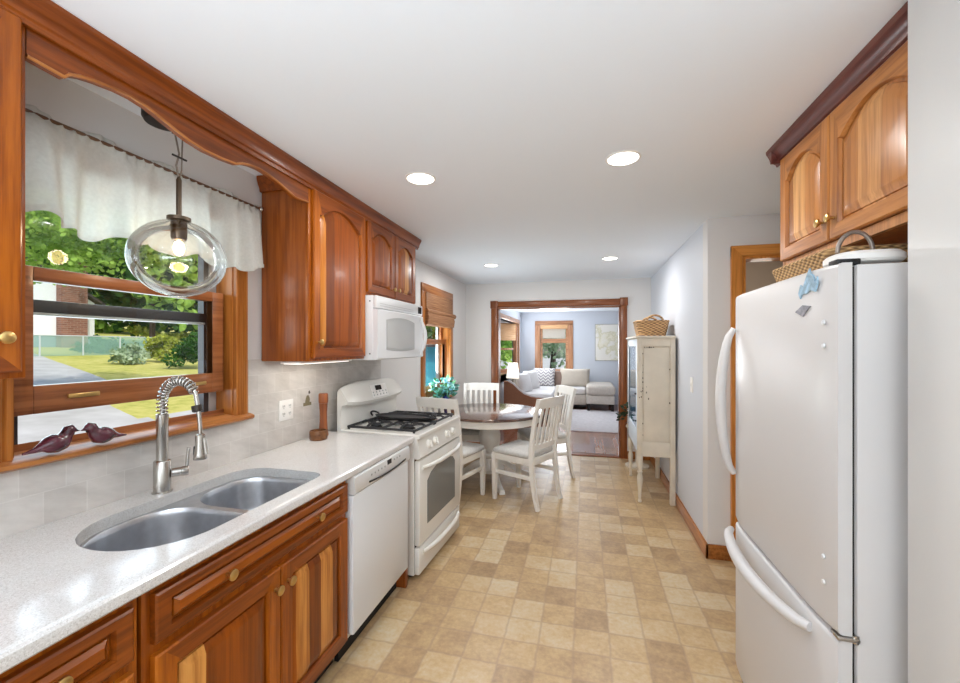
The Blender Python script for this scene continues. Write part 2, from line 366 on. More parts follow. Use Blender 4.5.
def net_mat():
    m = bpy.data.materials.new('chain_link_net'); m.use_nodes = True; n = m.node_tree; n.nodes.clear(); h = N(n)
    o = h.n('ShaderNodeOutputMaterial'); t = h.n('ShaderNodeBsdfTransparent'); d = h.n('ShaderNodeBsdfDiffuse'); mx = h.n('ShaderNodeMixShader')
    p, (x, y, z) = h.pos(); s = .09
    a = h.math('ABSOLUTE', h.math('SUBTRACT', h.math('FRACT', h.math('DIVIDE', h.math('ADD', y, z), s)), .5))
    c = h.math('ABSOLUTE', h.math('SUBTRACT', h.math('FRACT', h.math('DIVIDE', h.math('SUBTRACT', y, z), s)), .5))
    h.l(h.math('LESS_THAN', h.math('MINIMUM', a, c), .10), mx.inputs[0]); d.inputs[0].default_value = lin((150, 186, 176))
    h.l(t.outputs[0], mx.inputs[1]); h.l(d.outputs[0], mx.inputs[2]); h.l(mx.outputs[0], o.inputs[0]); return m
M['floor'] = floor_mat(); M['hardwood'] = hardwood_mat(); M['counter'] = counter_mat(); M['splash'] = splash_mat(); M['brick'] = brick_mat()
M['basket'] = weave_mat('willow_weave', (190, 152, 108), (104, 70, 46), 120); M['seagrass'] = weave_mat('seagrass_weave', (182, 146, 98), (104, 76, 46), 210)
M['ground'] = ground_mat(); M['map'] = map_mat(); M['zigzag'] = chevron_mat(); M['net'] = net_mat()
M['bamboo'] = bamboo_mat('bamboo_shade', [(112, 72, 44), (150, 104, 68), (178, 132, 92)])
M['bamboo_l'] = bamboo_mat('pale_bamboo_shade', [(196, 140, 90), (222, 176, 128), (236, 200, 158)])

# ------------------------------------------------------------------ mesh helpers
OFF = {}
class MB:
    def __init__(s): s.bm = bmesh.new()
    def _face(s, vs):
        try: return s.bm.faces.new(vs)
        except ValueError: return None
    def box(s, x0, x1, y0, y1, z0, z1, bev=0, seg=2):
        b = bmesh.new(); r = bmesh.ops.create_cube(b, size=1)
        for v in r['verts']: v.co = Vector(((x0+x1)/2+v.co.x*(x1-x0), (y0+y1)/2+v.co.y*(y1-y0), (z0+z1)/2+v.co.z*(z1-z0)))
        if bev: bmesh.ops.bevel(b, geom=b.edges[:], offset=bev, segments=seg, profile=.5, affect='EDGES')
        s.merge(b); return s
    def merge(s, b, mtx=None):
        if mtx is not None: bmesh.ops.transform(b, matrix=mtx, verts=b.verts[:])
        me = bpy.data.meshes.new('t'); b.to_mesh(me); b.free(); s.bm.from_mesh(me); bpy.data.meshes.remove(me); return s
    def rbox(s, c, size, rot=(0, 0, 0), bev=0, seg=2):
        b = bmesh.new(); r = bmesh.ops.create_cube(b, size=1)
        for v in r['verts']: v.co = Vector((v.co.x*size[0], v.co.y*size[1], v.co.z*size[2]))
        if bev: bmesh.ops.bevel(b, geom=b.edges[:], offset=bev, segments=seg, profile=.5, affect='EDGES')
        from mathutils import Euler
        return s.merge(b, Matrix.Translation(c) @ Euler(rot).to_matrix().to_4x4())
    def loops(s, loops, cap0=True, cap1=True, closed=True):
        L = [[s.bm.verts.new(p) for p in lp] for lp in loops]
        n = len(L[0])
        for a, b in zip(L, L[1:]):
            for i in range(n if closed else n-1):
                j = (i+1) % n; s._face((a[i], a[j], b[j], b[i]))
        if cap0: s._face(list(reversed(L[0])))
        if cap1: s._face(L[-1])
        return s
    def prism(s, pts, axis, a, b, bev=0):
        f = {'x': lambda p, t: (t, p[0], p[1]), 'y': lambda p, t: (p[0], t, p[1]), 'z': lambda p, t: (p[0], p[1], t)}[axis]
        return s.loops([[f(p, a) for p in pts], [f(p, b) for p in pts]])
    def lathe(s, prof, c=(0, 0, 0), n=28, d=(0, 0, 1), cap=True):
        q = Vector(d).normalized().to_track_quat('Z', 'Y').to_matrix(); c = Vector(c)
        lp = [[c + q @ Vector((r*math.cos(2*PI*i/n), r*math.sin(2*PI*i/n), z)) for i in range(n)] for r, z in prof]
        return s.loops(lp, cap, cap)
    def tube(s, pts, r, n=10, flat=1.0, cap=True, closed=False):
        pts = [Vector(p) for p in pts]; m = len(pts); rr = r if isinstance(r, (list, tuple)) else [r]*m
        t0 = (pts[1]-pts[0]).normalized(); u = t0.orthogonal().normalized()
        if abs(t0.z) < .9: u = (Vector((0, 0, 1)) - t0*t0.z).normalized()
        lp = []
        for i, p in enumerate(pts):
            if closed: t = (pts[(i+1) % m]-pts[i-1]).normalized()
            else: t = (pts[min(i+1, m-1)]-pts[max(i-1, 0)]).normalized()
            u = (u - t*u.dot(t)).normalized(); v = t.cross(u)
            lp.append([p + (u*math.cos(2*PI*k/n)*flat + v*math.sin(2*PI*k/n))*rr[i] for k in range(n)])
        if closed: lp.append(lp[0]); return s.loops(lp, False, False)
        return s.loops(lp, cap, cap)
    def ell(s, c, r, nu=20, nv=12):
        prof = [(max(1e-4, math.sin(PI*k/nv)), -math.cos(PI*k/nv)) for k in range(nv+1)]
        b = MB(); b.lathe(prof, n=nu); return s.merge(b.bm, Matrix.Translation(c) @ Matrix.Diagonal((r[0], r[1], r[2], 1)))
    def grid(s, fn, nu, nv):
        V = [[s.bm.verts.new(fn(i/nu, j/nv)) for j in range(nv+1)] for i in range(nu+1)]
        for i in range(nu):
            for j in range(nv): s._face((V[i][j], V[i+1][j], V[i+1][j+1], V[i][j+1]))
        return s
    def build(s, name, m, parent=None, loc=None, smooth=40, solid=None, off=None, recalc=True):
        bm = s.bm
        bmesh.ops.remove_doubles(bm, verts=bm.verts[:], dist=1e-5)
        if recalc: bmesh.ops.recalc_face_normals(bm, faces=bm.faces[:])
        o_ = Vector(off) if off is not None else Vector(OFF.get(parent.name, (0, 0, 0)) if parent else (loc or (0, 0, 0)))
        if o_.length: bmesh.ops.translate(bm, verts=bm.verts[:], vec=-o_)
        me = bpy.data.meshes.new(name); bm.to_mesh(me); bm.free()
        me.materials.append(M[m] if isinstance(m, str) else m)
        if smooth:
            for p in me.polygons: p.use_smooth = True
            me.set_sharp_from_angle(angle=math.radians(smooth))
        o = bpy.data.objects.new(name, me); C.objects.link(o)
        if parent: o.parent = parent; OFF[o.name] = tuple(o_)
        elif loc: o.location = loc; OFF[o.name] = tuple(o_)
        if solid:
            md = o.modifiers.new('thickness', 'SOLIDIFY'); md.thickness = solid; md.offset = 0
        return o
def tag(o, label, cat, group=None):
    o['label'] = label; o['category'] = cat
    if group: o['group'] = group
    return o
def thing(name, label, cat, loc=(0, 0, 0), rotz=0, group=None, world=True):
    o = bpy.data.objects.new(name, None); C.objects.link(o); o.location = loc; o.rotation_euler = (0, 0, rotz); o.empty_display_size = .05
    OFF[o.name] = tuple(loc) if world else (0, 0, 0)
    return tag(o, label, cat, group)
def struct(o, label=None):
    o['kind'] = 'structure'
    if label: o['label'] = label
    return o
def sgroup(name, loc=(0, 0, 0)):
    o = bpy.data.objects.new(name, None); C.objects.link(o); o.location = loc; OFF[o.name] = tuple(loc); o['kind'] = 'structure'; return o
def copy_tree(o, parent=None):
    c = o.copy(); C.objects.link(c)
    if parent: c.parent = parent
    for ch in o.children: copy_tree(ch, c)
    return c

def hole_plane(axis, a, b, u0, u1, v0, v1, holes):
    """wall slab between a and b on axis, spanning u x v, with rectangular holes (u0,u1,v0,v1); cut into boxes"""
    us = sorted({u0, u1, *[h[0] for h in holes], *[h[1] for h in holes]}); mb = MB()
    for p, q in zip(us, us[1:]):
        hs = sorted([(h[2], h[3]) for h in holes if h[0] <= p and h[1] >= q]); z = v0
        for h0, h1 in hs + [(v1, v1)]:
            if h0 > z+1e-6:
                if axis == 'x': mb.box(a, b, p, q, z, h0)
                else: mb.box(p, q, a, b, z, h0)
            z = max(z, h1)
    return mb

# ------------------------------------------------------------------ the setting
WX = -1.67; RX = .83; EY = 5.70; LY = 10.9
struct(MB().box(WX-.1, 2.3, -3.1, EY+.06, -.12, 0).build('floor', 'floor'))
struct(MB().box(WX-.1, 2.6, EY+.06, LY+.1, -.12, 0).build('floor_living', 'hardwood'))
struct(MB().box(-1.2, .447, EY-.01, EY+.13, 0, .012, .004).build('trim_threshold', 'trim_x'))
struct(MB().box(WX-.2, 2.8, -3.2, LY+.2, CEIL, CEIL+.25).build('ceiling', 'ceil'))
W1 = (.845, 1.645, 1.135, 2.06); W2 = (4.10, 4.93, .90, 2.06); W3 = (8.10, 10.50, .82, 2.06)
struct(hole_plane('x', WX-.16, WX, -3.1, LY+.1, -.5, CEIL, [W1, W2, W3]).build('wall_left', 'wall', smooth=0))
struct(hole_plane('y', EY, EY+.12, WX, 2.6, 0, CEIL, [(-1.2, .447, 0, 2.012)]).build('wall_end', 'wall', smooth=0))
struct(MB().box(.75, .90, -3.0, 1.21, 0, CEIL, .004).build('wall_partition', 'wall_gloss'))
struct(MB().box(1.45, 2.2, 1.21, 2.12, 0, CEIL).box(.9, 1.45, 1.15, 1.21, 0, CEIL).build('wall_alcove', 'wall'))
struct(MB().box(2.2, 2.3, 2.12, EY, 0, CEIL).build('wall_nook', 'wall'))
struct(MB().box(RX, RX+.12, 3.29, EY, 0, CEIL).build('wall_right', 'wall_cool'))
struct(hole_plane('y', 3.17, 3.29, RX, 2.2, 0, CEIL, [(1.05, 1.83, 0, 2.09)]).build('wall_return', 'wall', smooth=0))
struct(MB().box(RX+.12, 2.2, 4.9, 5.0, 0, CEIL).box(RX+.12, RX+.14, 3.3, 4.9, 0, CEIL).box(2.18, 2.2, 3.3, 4.9, 0, CEIL).build('wall_back_hall', 'taupe'))
struct(hole_plane('y', -3.1, -3.0, WX, .9, 0, CEIL, [(-1.4, .5, 0, 2.1)]).build('wall_back', 'wall', smooth=0))
struct(hole_plane('y', LY, LY+.15, WX, 2.6, 0, CEIL, [(-1.15, -.43, .80, 2.03)]).build('wall_far', 'wall_lilac', smooth=0))
struct(MB().box(2.5, 2.6, EY+.12, LY, 0, CEIL).build('wall_living', 'wall_lilac'))
struct(MB().box(WX, WX+.006, EY+.12, W3[0]-.1, 0, CEIL).box(WX, WX+.006, W3[1]+.1, LY, 0, CEIL).box(WX, WX+.006, W3[0]-.1, W3[1]+.1, W3[3]+.1, CEIL).box(WX, WX+.006, W3[0]-.1, W3[1]+.1, 0, W3[2]-.1).build('wall_bay', 'wall_lilac', smooth=0))
struct(MB().box(WX, WX+.008, -.6, W1[0]-.105, .914, 1.41).box(WX, WX+.008, W1[0]-.105, 1.73, .914, 1.105).box(WX, WX+.008, 1.73, 3.13, .914, 1.41).build('wall_backsplash', 'splash', smooth=0))
struct(MB().prism([(RX, 0), (RX-.015, 0), (RX-.015, .09), (RX-.008, .10), (RX, .10)], 'y', 3.155, EY).build('baseboard_right', 'base_y'))
struct(MB().box(RX-.015, .977, 3.155, 3.17, 0, .10, .003).build('baseboard_return', 'base_y'))
struct(MB().box(.535, RX-.015, EY-.015, EY, 0, .10, .003).build('baseboard_end', 'base_y'))
struct(MB().box(WX, -1.298, EY-.015, EY, 0, .10, .003).build('baseboard_end_far', 'base_y'))
struct(MB().box(WX, WX+.015, 3.2, EY-.015, 0, .10, .003).build('baseboard_left', 'base_y'))
# cased opening to the living room
g = sgroup('trim_opening', (0, EY, 0))
MB().box(-1.292, -1.205, EY-.022, EY, 0, 2.02, .004).build('casing', 'trim_v', g)
MB().box(.452, .535, EY-.022, EY, 0, 2.02, .004).build('casing', 'trim_v', g)
MB().box(-1.205, .452, EY-.022, EY, 2.02, 2.105, .004).build('head_casing', 'trim_x', g)
for x0, x1 in ((-1.302, -1.198), (.444, .545)): MB().box(x0, x1, EY-.032, EY, 2.012, 2.118, .005).build('corner_block', 'trim_v', g)
MB().box(-1.205, -1.188, EY-.005, EY+.125, 0, 2.012).box(.435, .452, EY-.005, EY+.125, 0, 2.012).build('jamb', 'trim_v', g)
MB().box(-1.205, .452, EY-.005, EY+.125, 1.998, 2.015).build('head_jamb', 'trim_x', g)
# doorway in the return wall
g = sgroup('trim_doorway', (0, 3.17, 0))
def casing_prof(x, s): return [(x, 3.17), (x, 3.148), (x+s*.012, 3.146), (x+s*.05, 3.152), (x+s*.07, 3.156), (x+s*.078, 3.17)]
MB().prism(casing_prof(.972, 1), 'z', 0, 2.155).build('casing', 'honey_v', g)
MB().prism(casing_prof(1.908, -1), 'z', 0, 2.155).build('casing', 'honey_v', g)
MB().prism([(3.17, 2.165), (3.148, 2.165), (3.146, 2.153), (3.152, 2.115), (3.156, 2.095), (3.17, 2.087)], 'x', .972, 1.908).build('head_casing', 'honey_x', g)
MB().box(1.05, 1.066, 3.17, 3.29, 0, 2.075).box(1.814, 1.83, 3.17, 3.29, 0, 2.075).box(1.05, 1.83, 3.17, 3.29, 2.075, 2.09).build('jamb', 'honey_v', g)

# window over the sink
g = sgroup('window_1', (WX, 1.27, 1.12))
def fluted(y0, y1, x=WX):   # fluted casing cross-section extruded up
    w_ = y1-y0; pts = [(x, y0), (x+.02, y0)]
    k = 4
    for i in range(k):
        a = y0+w_*(.12+i*.19); pts += [(x+.022, a), (x+.014, a+w_*.05), (x+.014, a+w_*.10), (x+.022, a+w_*.15)]
    return pts + [(x+.02, y1), (x, y1)]
MB().prism(fluted(1.645, 1.715), 'z', 1.14, 2.08).build('casing', 'case_v', g)
MB().prism(fluted(.75, .838), 'z', 1.14, 2.08).build('casing', 'case_v', g)
MB().box(WX, WX+.022, .75, 1.715, 2.06, 2.14, .004).build('head_casing', 'case_y', g)
MB().prism([(WX-.09, 1.155), (WX+.03, 1.137), (WX+.045, 1.13), (WX+.045, 1.118), (WX+.035, 1.11), (WX-.09, 1.11)], 'y', .72, 1.732).build('stool', 'case_y', g)
MB().box(WX-.16, WX, .835, .85, 1.13, 2.06).box(WX-.16, WX, 1.64, 1.657, 1.13, 2.06).build('jamb', 'case_v', g)
MB().box(WX-.16, WX, .835, 1.657, 2.05, 2.065).build('head_jamb', 'case_y', g)
MB().prism([(WX-.16, 1.15), (WX-.05, 1.172), (WX-.05, 1.13), (WX-.16, 1.13)], 'y', .85, 1.64).build('sill', 'sash', g)
x0, x1 = WX-.072, WX-.035
sa = MB().box(x0, x1, .862, .915, 1.262, 1.735, .003).box(x0, x1, 1.565, 1.625, 1.262, 1.735, .003).box(x0, x1, .915, 1.565, 1.69, 1.735, .003).box(x0, x1, .915, 1.565, 1.262, 1.352, .003)
sa = sa.build('sash', 'sash', g)
MB().box(x0+.015, x0+.019, .913, 1.567, 1.35, 1.692).build('glass', 'glass', sa, smooth=0)
MB().box(x1, x1+.010, 1.0, 1.095, 1.302, 1.318, .004).build('sash_lift', 'brass', sa)
MB().box(x1, x1+.010, 1.43, 1.525, 1.302, 1.318, .004).build('sash_lift', 'brass', sa)
st = MB().box(WX-.135, WX-.10, .852, .91, 1.16, 2.05).box(WX-.135, WX-.10, 1.575, 1.60, 1.16, 2.05).build('storm_frame', 'alu', g)
MB().box(WX-.14, WX-.10, .91, 1.58, 1.592, 1.635, .003).box(WX-.135, WX-.11, .91, 1.58, 2.02, 2.05).build('storm_rail', 'alu', g)
MB().box(WX-.138, WX-.098, .91, 1.58, 1.583, 1.592).build('storm_rail_lip', 'alu_lt', g)
MB().box(WX-.13, WX-.095, 1.60, 1.638, 1.16, 2.05).build('storm_channel', 'alu_lt', g)
MB().box(WX-.12, WX-.117, .91, 1.578, 1.635, 2.03).build('upper_glass', 'glass', g, smooth=0)
# dining window
g = sgroup('window_2', (WX, 4.5, .86))
MB().box(WX, WX+.022, 4.01, 4.10, .86, 2.08, .004).build('casing', 'case_v', g)
MB().box(WX, WX+.022, 4.93, 5.04, .86, 2.08, .004).build('casing', 'case_v', g)
MB().box(WX, WX+.022, 4.01, 5.04, 2.06, 2.15, .004).build('head_casing', 'case_y', g)
MB().box(WX-.02, WX+.05, 3.97, 5.08, .84, .87, .006).build('stool', 'case_y', g)
MB().box(WX-.16, WX, 4.09, 4.11, .89, 2.06).box(WX-.16, WX, 4.92, 4.94, .89, 2.06).build('jamb', 'case_v', g)
sa = MB().box(WX-.07, WX-.035, 4.11, 4.15, .90, 1.56, .003).box(WX-.07, WX-.035, 4.88, 4.92, .90, 1.56, .003).box(WX-.07, WX-.035, 4.15, 4.88, 1.50, 1.56, .003).box(WX-.07, WX-.035, 4.15, 4.88, .90, 1.03, .003).build('sash', 'sash', g)
MB().box(WX-.055, WX-.052, 4.148, 4.882, 1.02, 1.505).build('glass', 'glass', sa, smooth=0)
MB().box(WX-.035, WX-.02, 4.36, 4.46, .955, .975, .004).build('sash_lift', 'brass', sa)
sa = MB().box(WX-.12, WX-.085, 4.11, 4.15, 1.52, 2.06, .003).box(WX-.12, WX-.085, 4.88, 4.92, 1.52, 2.06, .003).box(WX-.12, WX-.085, 4.15, 4.88, 2.01, 2.06).build('upper_sash', 'sash', g)
MB().box(WX-.105, WX-.102, 4.148, 4.882, 1.52, 2.02).build('glass', 'glass', sa, smooth=0)
MB().box(WX-.15, WX-.122, 4.86, 4.92, .92, 2.05).build('storm_channel', 'alu_lt', g)
# living room angled bay (far side faces the kitchen)
g = sgroup('window_3', (WX, 9.3, .82))
MB().box(-2.34, WX, 8.05, 10.55, 2.06, 2.16).build('bay_ceiling', 'wall_lilac', g)
MB().box(-2.34, WX, 8.05, 10.55, .70, .82).build('bay_seat', 'pine_x', g)
for y in (8.055, 10.545): MB().box(WX-.16, WX+.024, y-.045, y+.045, .80, 2.10, .004).build('corner_casing', 'pine_v', g)
MB().box(WX, WX+.024, 8.01, 10.59, 2.05, 2.15, .004).build('head_casing', 'pine_x', g)
def bay_side(p0, p1, n):
    p0, p1 = Vector(p0+(0,)), Vector(p1+(0,)); d = (p1-p0); L = d.length; d.normalize(); nn = Vector((-d.y, d.x, 0)); ang = math.atan2(d.y, d.x)
    def bar(mb, s0, s1, t0, t1, z0, z1): mb.rbox(p0+d*((s0+s1)/2)+nn*((t0+t1)/2)+Vector((0, 0, (z0+z1)/2)), (s1-s0, t1-t0, z1-z0), (0, 0, ang), .003); return mb
    w_ = L/n
    for i in range(n):
        a, b = i*w_, (i+1)*w_
        bar(bar(MB(), a, a+.07, -.05, .05, .82, 2.06), b-.07, b, -.05, .05, .82, 2.06).build('stile', 'pine_v', g)
        bar(MB(), a+.07, b-.07, -.05, .05, 1.97, 2.06).build('head', 'pine_x', g)
        s_ = bar(bar(bar(bar(MB(), a+.07, a+.115, -.02, .02, .82, 1.97), b-.115, b-.07, -.02, .02, .82, 1.97), a+.115, b-.115, -.02, .02, 1.38, 1.43), a+.115, b-.115, -.02, .02, .82, .90).build('sash', 'pine_v', g)
        bar(MB(), a+.11, b-.11, -.003, .003, .88, 1.97).build('glass', 'glass', s_, smooth=0)
    return bar
bar = bay_side((-2.27, 9.86), (WX-.05, 10.52), 1)
bay_shade = bar(MB(), .08, .08+.68, -.085, -.06, 1.62, 2.04)
bay_side((-2.27, 8.72), (-2.27, 9.86), 2); bay_side((WX-.05, 8.08), (-2.27, 8.72), 1)
# living room far window
g = sgroup('window_4', (-.79, LY, .80))
MB().box(-1.285, -1.15, LY-.022, LY, .70, 2.05, .004).build('casing', 'pine_v', g)
MB().box(-.43, -.30, LY-.022, LY, .70, 2.05, .004).build('casing', 'pine_v', g)
MB().box(-1.285, -.30, LY-.022, LY, 2.03, 2.14, .004).build('head_casing', 'pine_x', g)
MB().box(-1.32, -.27, LY-.05, LY+.02, .77, .80, .004).build('stool', 'pine_x', g)
s_ = MB().box(-1.15, -1.09, LY+.04, LY+.08, .80, 2.03).box(-.49, -.43, LY+.04, LY+.08, .80, 2.03).box(-1.09, -.49, LY+.04, LY+.08, 1.56, 1.67).box(-1.09, -.49, LY+.04, LY+.08, 1.93, 2.03).box(-1.09, -.49, LY+.04, LY+.08, .80, .87).build('sash', 'pine_x', g)
MB().box(-1.10, -.48, LY+.058, LY+.061, .85, 1.95).build('glass', 'glass', s_, smooth=0)

# ------------------------------------------------------------------ cabinetry
def ring(a0, a1, b0, b1, rise=0, n=22):
    pts = [(a0+(a1-a0)*i/4, b0) for i in range(4)]
    bs = b1-rise
    pts += [(a1, b0+(bs-b0)*i/6) for i in range(6)]
    for i in range(n+1):
        s_ = 1-2*i/n; a = (a0+a1)/2+s_*(a1-a0)/2
        pr = max(0, 1-(s_/.88)**2)
        pts.append((a, bs+rise*(pr*.93+(.07 if pr > 0 else 0)) if rise else b1))
    pts += [(a0, bs-(bs-b0)*i/6) for i in range(1, 6)]
    return pts
def front(parent, kind, mp, a0, a1, b0, b1, stile=.055, rail=.055, rise=0, t=.02, mats=('ch_v', 'ch_panel'), label=None):
    """raised-panel door or drawer front. mp(a,b,c): a across, b up, c out of the face"""
    L = lambda pts, c: [mp(a, b, c) for a, b in pts]
    i0, i1, j0, j1 = a0+stile, a1-stile, b0+rail, b1-rail
    f = MB().loops([L(ring(a0, a1, b0, b1), 0), L(ring(a0, a1, b0, b1), t-.004), L(ring(a0+.005, a1-.005, b0+.005, b1-.005), t),
                    L(ring(i0-.005, i1+.005, j0-.005, j1+.005, rise), t), L(ring(i0, i1, j0, j1, rise), t-.013)], True, False)
    d = f.build(kind, mats[0], parent, smooth=25)
    if mats[0] in ('ch_v', 'chr_v'):
        me = d.data; me.materials.append(M[mats[0][:-1]+'y']); off = Vector(OFF[d.name])
        for f_ in me.polygons:
            c_ = f_.center+off
            if i0-.004 < c_.y < i1+.004 and (c_.z < j0 or c_.z > j1-rise-.002): f_.material_index = 1
    p = MB()
    k = lambda i: ring(i0+i, i1-i, j0+i, j1-i, rise)
    e = min(.034, (j1-j0)*.3)
    p.loops([L(k(-.002), t-.017), L(k(0), t-.0145), L(k(.007), t-.0145), L(k(.009), t-.010), L(k(e), t-.001), L(k(e+.004), t-.0005)], True, True)
    p.build('panel', mats[1], d, smooth=20)
    if label: d['label'] = label
    return d
def knob(parent, p, d, m='brass', s=1.0):
    return MB().lathe([(.006*s, -.004), (.0055*s, .012*s), (.013*s, .016*s), (.0165*s, .02*s), (.0165*s, .026*s), (.012*s, .029*s), (.001, .0295*s)], p, 18, d).build('knob', m, parent)
UF = -1.372                                             # face of the upper cabinets
LM = lambda X: (lambda a, b, c: (X+c, a, b))
RM = lambda X: (lambda a, b, c: (X-c, a, b))
def carcass(x0, x1, y0, y1, z0, z1, parent, m='ch_side', ff=True):
    MB().box(x0, x1-(.018 if ff else 0), y0, y1, z0, z1, .002).build('case', m, parent)
def face_frame(x0, x1, y0, y1, z0, z1, parent, w_=.035, mids=(), m='ch_v'):
    f = MB().box(x0, x1, y0, y0+w_, z0, z1, .001).box(x0, x1, y1-w_, y1, z0, z1, .001).box(x0, x1, y0+w_, y1-w_, z1-w_, z1).box(x0, x1, y0+w_, y1-w_, z0, z0+w_)
    for z in mids: f.box(x0, x1, y0+w_, y1-w_, z-w_/2, z+w_/2)
    return f.build('face_frame', m, parent)
def upper(name, label, y0, y1, z0, z1, doors, rise, knobs):
    c = thing(name, label, 'cabinet', (WX+.01, y0, z0))
    carcass(WX+.01, UF, y0, y1, z0, z1, c); face_frame(UF-.018, UF, y0, y1, z0, z1, c)
    ds = [front(c, 'door', LM(UF), a, b, z0+.015, z1-.07, .055, .055, rise, .017) for a, b in doors]
    for i, (y, z) in knobs: knob(ds[i], (UF+.017, y, z), (1, 0, 0), s=.9)
    return c
upper('upper_cabinet', 'cherry wall cabinet beside the sink window, only its door edge and brass knob in view', .10, .720, 1.40, CEIL-.004, [(.13, .707)], .06, [(0, (.668, 1.50))])
upper('upper_cabinet', 'tall single-door cherry wall cabinet between the sink window and the microwave', 1.817, 2.365, 1.40, CEIL-.004, [(1.838, 2.352)], .07, [(0, (1.875, 1.50))])
upper('upper_cabinet', 'short two-door cherry wall cabinet above the white microwave', 2.368, 3.165, 1.815, CEIL-.004, [(2.385, 2.768), (2.775, 3.15)], .05, [(0, (2.735, 1.89)), (1, (2.81, 1.89))])
# crown moulding along the uppers and over the window
cp = [(UF+.002, 2.288), (UF+.012, 2.288), (UF+.014, 2.302), (UF+.022, 2.306), (UF+.024, 2.32), (UF+.030, 2.335), (UF+.040, 2.35), (UF+.043, 2.356), (UF+.043, 2.368), (UF+.002, 2.368)]
cr = MB().prism(cp, 'y', -.2, 3.21)
cr.prism([(x_, z_) for x_, z_ in [(3.167, 2.288), (3.177, 2.288), (3.180, 2.302), (3.188, 2.306), (3.196, 2.335), (3.208, 2.356), (3.208, 2.368), (3.167, 2.368)]], 'x', WX+.01, UF+.01)
tag(cr.build('crown_molding', 'ch_y', smooth=22, loc=(UF, 1.2, 2.288)), 'dark cherry crown molding running under the ceiling above the sink wall cabinets', 'molding')
tag(MB().prism([(1.815, 2.29), (1.804, 2.292), (1.80, 2.31), (1.79, 2.33), (1.783, 2.35), (1.783, 2.368), (1.815, 2.368)], 'x', WX+.01, UF-.03).build('crown_molding', 'ch_y', loc=(WX+.1, 1.8, 2.29)), 'short cherry crown return on the cabinet side behind the pendant', 'molding')
# scalloped valance board over the sink
low = [(.722, 2.212), (.80, 2.208), (.812, 2.222), (.84, 2.234), (.875, 2.243), (.93, 2.252), (.97, 2.254), (1.02, 2.249), (1.07, 2.236), (1.12, 2.222), (1.165, 2.211), (1.225, 2.205), (1.30, 2.208), (1.369, 2.216), (1.40, 2.232), (1.44, 2.242), (1.49, 2.247), (1.55, 2.243), (1.61, 2.232), (1.665, 2.218), (1.713, 2.205), (1.76, 2.207), (1.815, 2.213)]
def band(pts, top, x0, x1): return MB().loops([[(x, y, z) for y, z in pts]+[(x, y, top) for y, z in reversed(pts)] for x in (x0, x1)])
vb = thing('valance_board', 'scalloped cherry valance board spanning the top of the sink window alcove', 'valance board', (UF-.01, .722, 2.2))
band(low, 2.366, UF-.02, UF).build('board', 'ch_y', vb, smooth=30)
MB().tube([(UF, y, z+.004) for y, z in low[:]], .005, 8).build('bead', 'case_y', vb)

# base cabinets, Y runs away from the camera
BF = -1.078
def base(name, label, y0, y1, split=True, legs=()):
    c = thing(name, label, 'cabinet', (WX+.02, y0, 0))
    MB().box(WX+.02, BF-.02, y0, y1, .10, .66).box(WX+.02, WX+.1, y0, y1, .66, .873).box(BF-.03, BF-.02, y0, y1, .66, .873).build('case', 'ch_side', c)
    face_frame(BF-.02, BF, y0, y1, .10, .873, c, .03, (.702,), 'ch_v')
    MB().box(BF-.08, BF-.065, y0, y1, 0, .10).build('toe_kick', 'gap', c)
    return c
c = base('base_cabinet', 'cherry drawer base cabinet beside the sink base, cut by the photo frame edge', .0, .775)
d = front(c, 'drawer', LM(BF), .03, .755, .718, .846, .045, .032, 0, .022, ('ch_y', 'ch_drawer')); knob(d, (BF+.022, .60, .785), (1, 0, 0))
d = front(c, 'door', LM(BF), .40, .755, .125, .688, .06, .06, 0, .022)
d2 = front(c, 'door', LM(BF), .03, .394, .125, .688, .06, .06, 0, .022)
c = base('sink_base_cabinet', 'cherry sink base cabinet with a wide false drawer over two doors', .785, 1.688)
d = front(c, 'drawer', LM(BF), .806, 1.678, .718, .846, .045, .032, 0, .022, ('ch_y', 'ch_drawer')); knob(d, (BF+.022, 1.02, .785), (1, 0, 0)); knob(d, (BF+.022, 1.455, .785), (1, 0, 0))
d = front(c, 'door', LM(BF), .806, 1.248, .125, .688, .06, .06, 0, .022); knob(d, (BF+.022, 1.22, .622), (1, 0, 0))
d = front(c, 'door', LM(BF), 1.253, 1.678, .125, .688, .06, .06, 0, .022); knob(d, (BF+.022, 1.282, .622), (1, 0, 0))
tag(MB().box(WX+.02, -1.062, 2.312, 2.345, 0, .873, .002).build('end_panel', 'ch_side', loc=(-1.3, 2.29, 0)), 'narrow cherry end panel between the dishwasher and the range', 'panel')

# right-hand cabinet over the fridge
RF = .852
c = thing('over_fridge_cabinet', 'two-door cherry cabinet with arched panels hung above the white refrigerator', 'cabinet', (RF, 1.3, 1.82))
MB().box(RF+.018, 1.44, 1.235, 2.10, 1.82, CEIL-.004, .002).build('case', 'ch_side', c)
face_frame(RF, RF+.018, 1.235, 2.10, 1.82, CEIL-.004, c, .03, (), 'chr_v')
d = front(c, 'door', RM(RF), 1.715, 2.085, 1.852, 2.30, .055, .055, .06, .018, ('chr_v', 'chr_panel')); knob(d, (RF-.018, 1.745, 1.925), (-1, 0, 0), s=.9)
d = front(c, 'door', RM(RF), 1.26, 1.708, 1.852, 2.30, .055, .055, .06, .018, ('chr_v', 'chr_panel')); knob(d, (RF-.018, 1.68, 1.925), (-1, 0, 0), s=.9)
q = [(RF, 2.295), (RF-.006, 2.295), (RF-.010, 2.305), (RF-.018, 2.309), (RF-.022, 2.322), (RF-.034, 2.340), (RF-.045, 2.35), (RF-.048, 2.358), (RF-.048, 2.368), (RF, 2.368)]
cr = MB().prism(q, 'y', 1.22, 2.148)
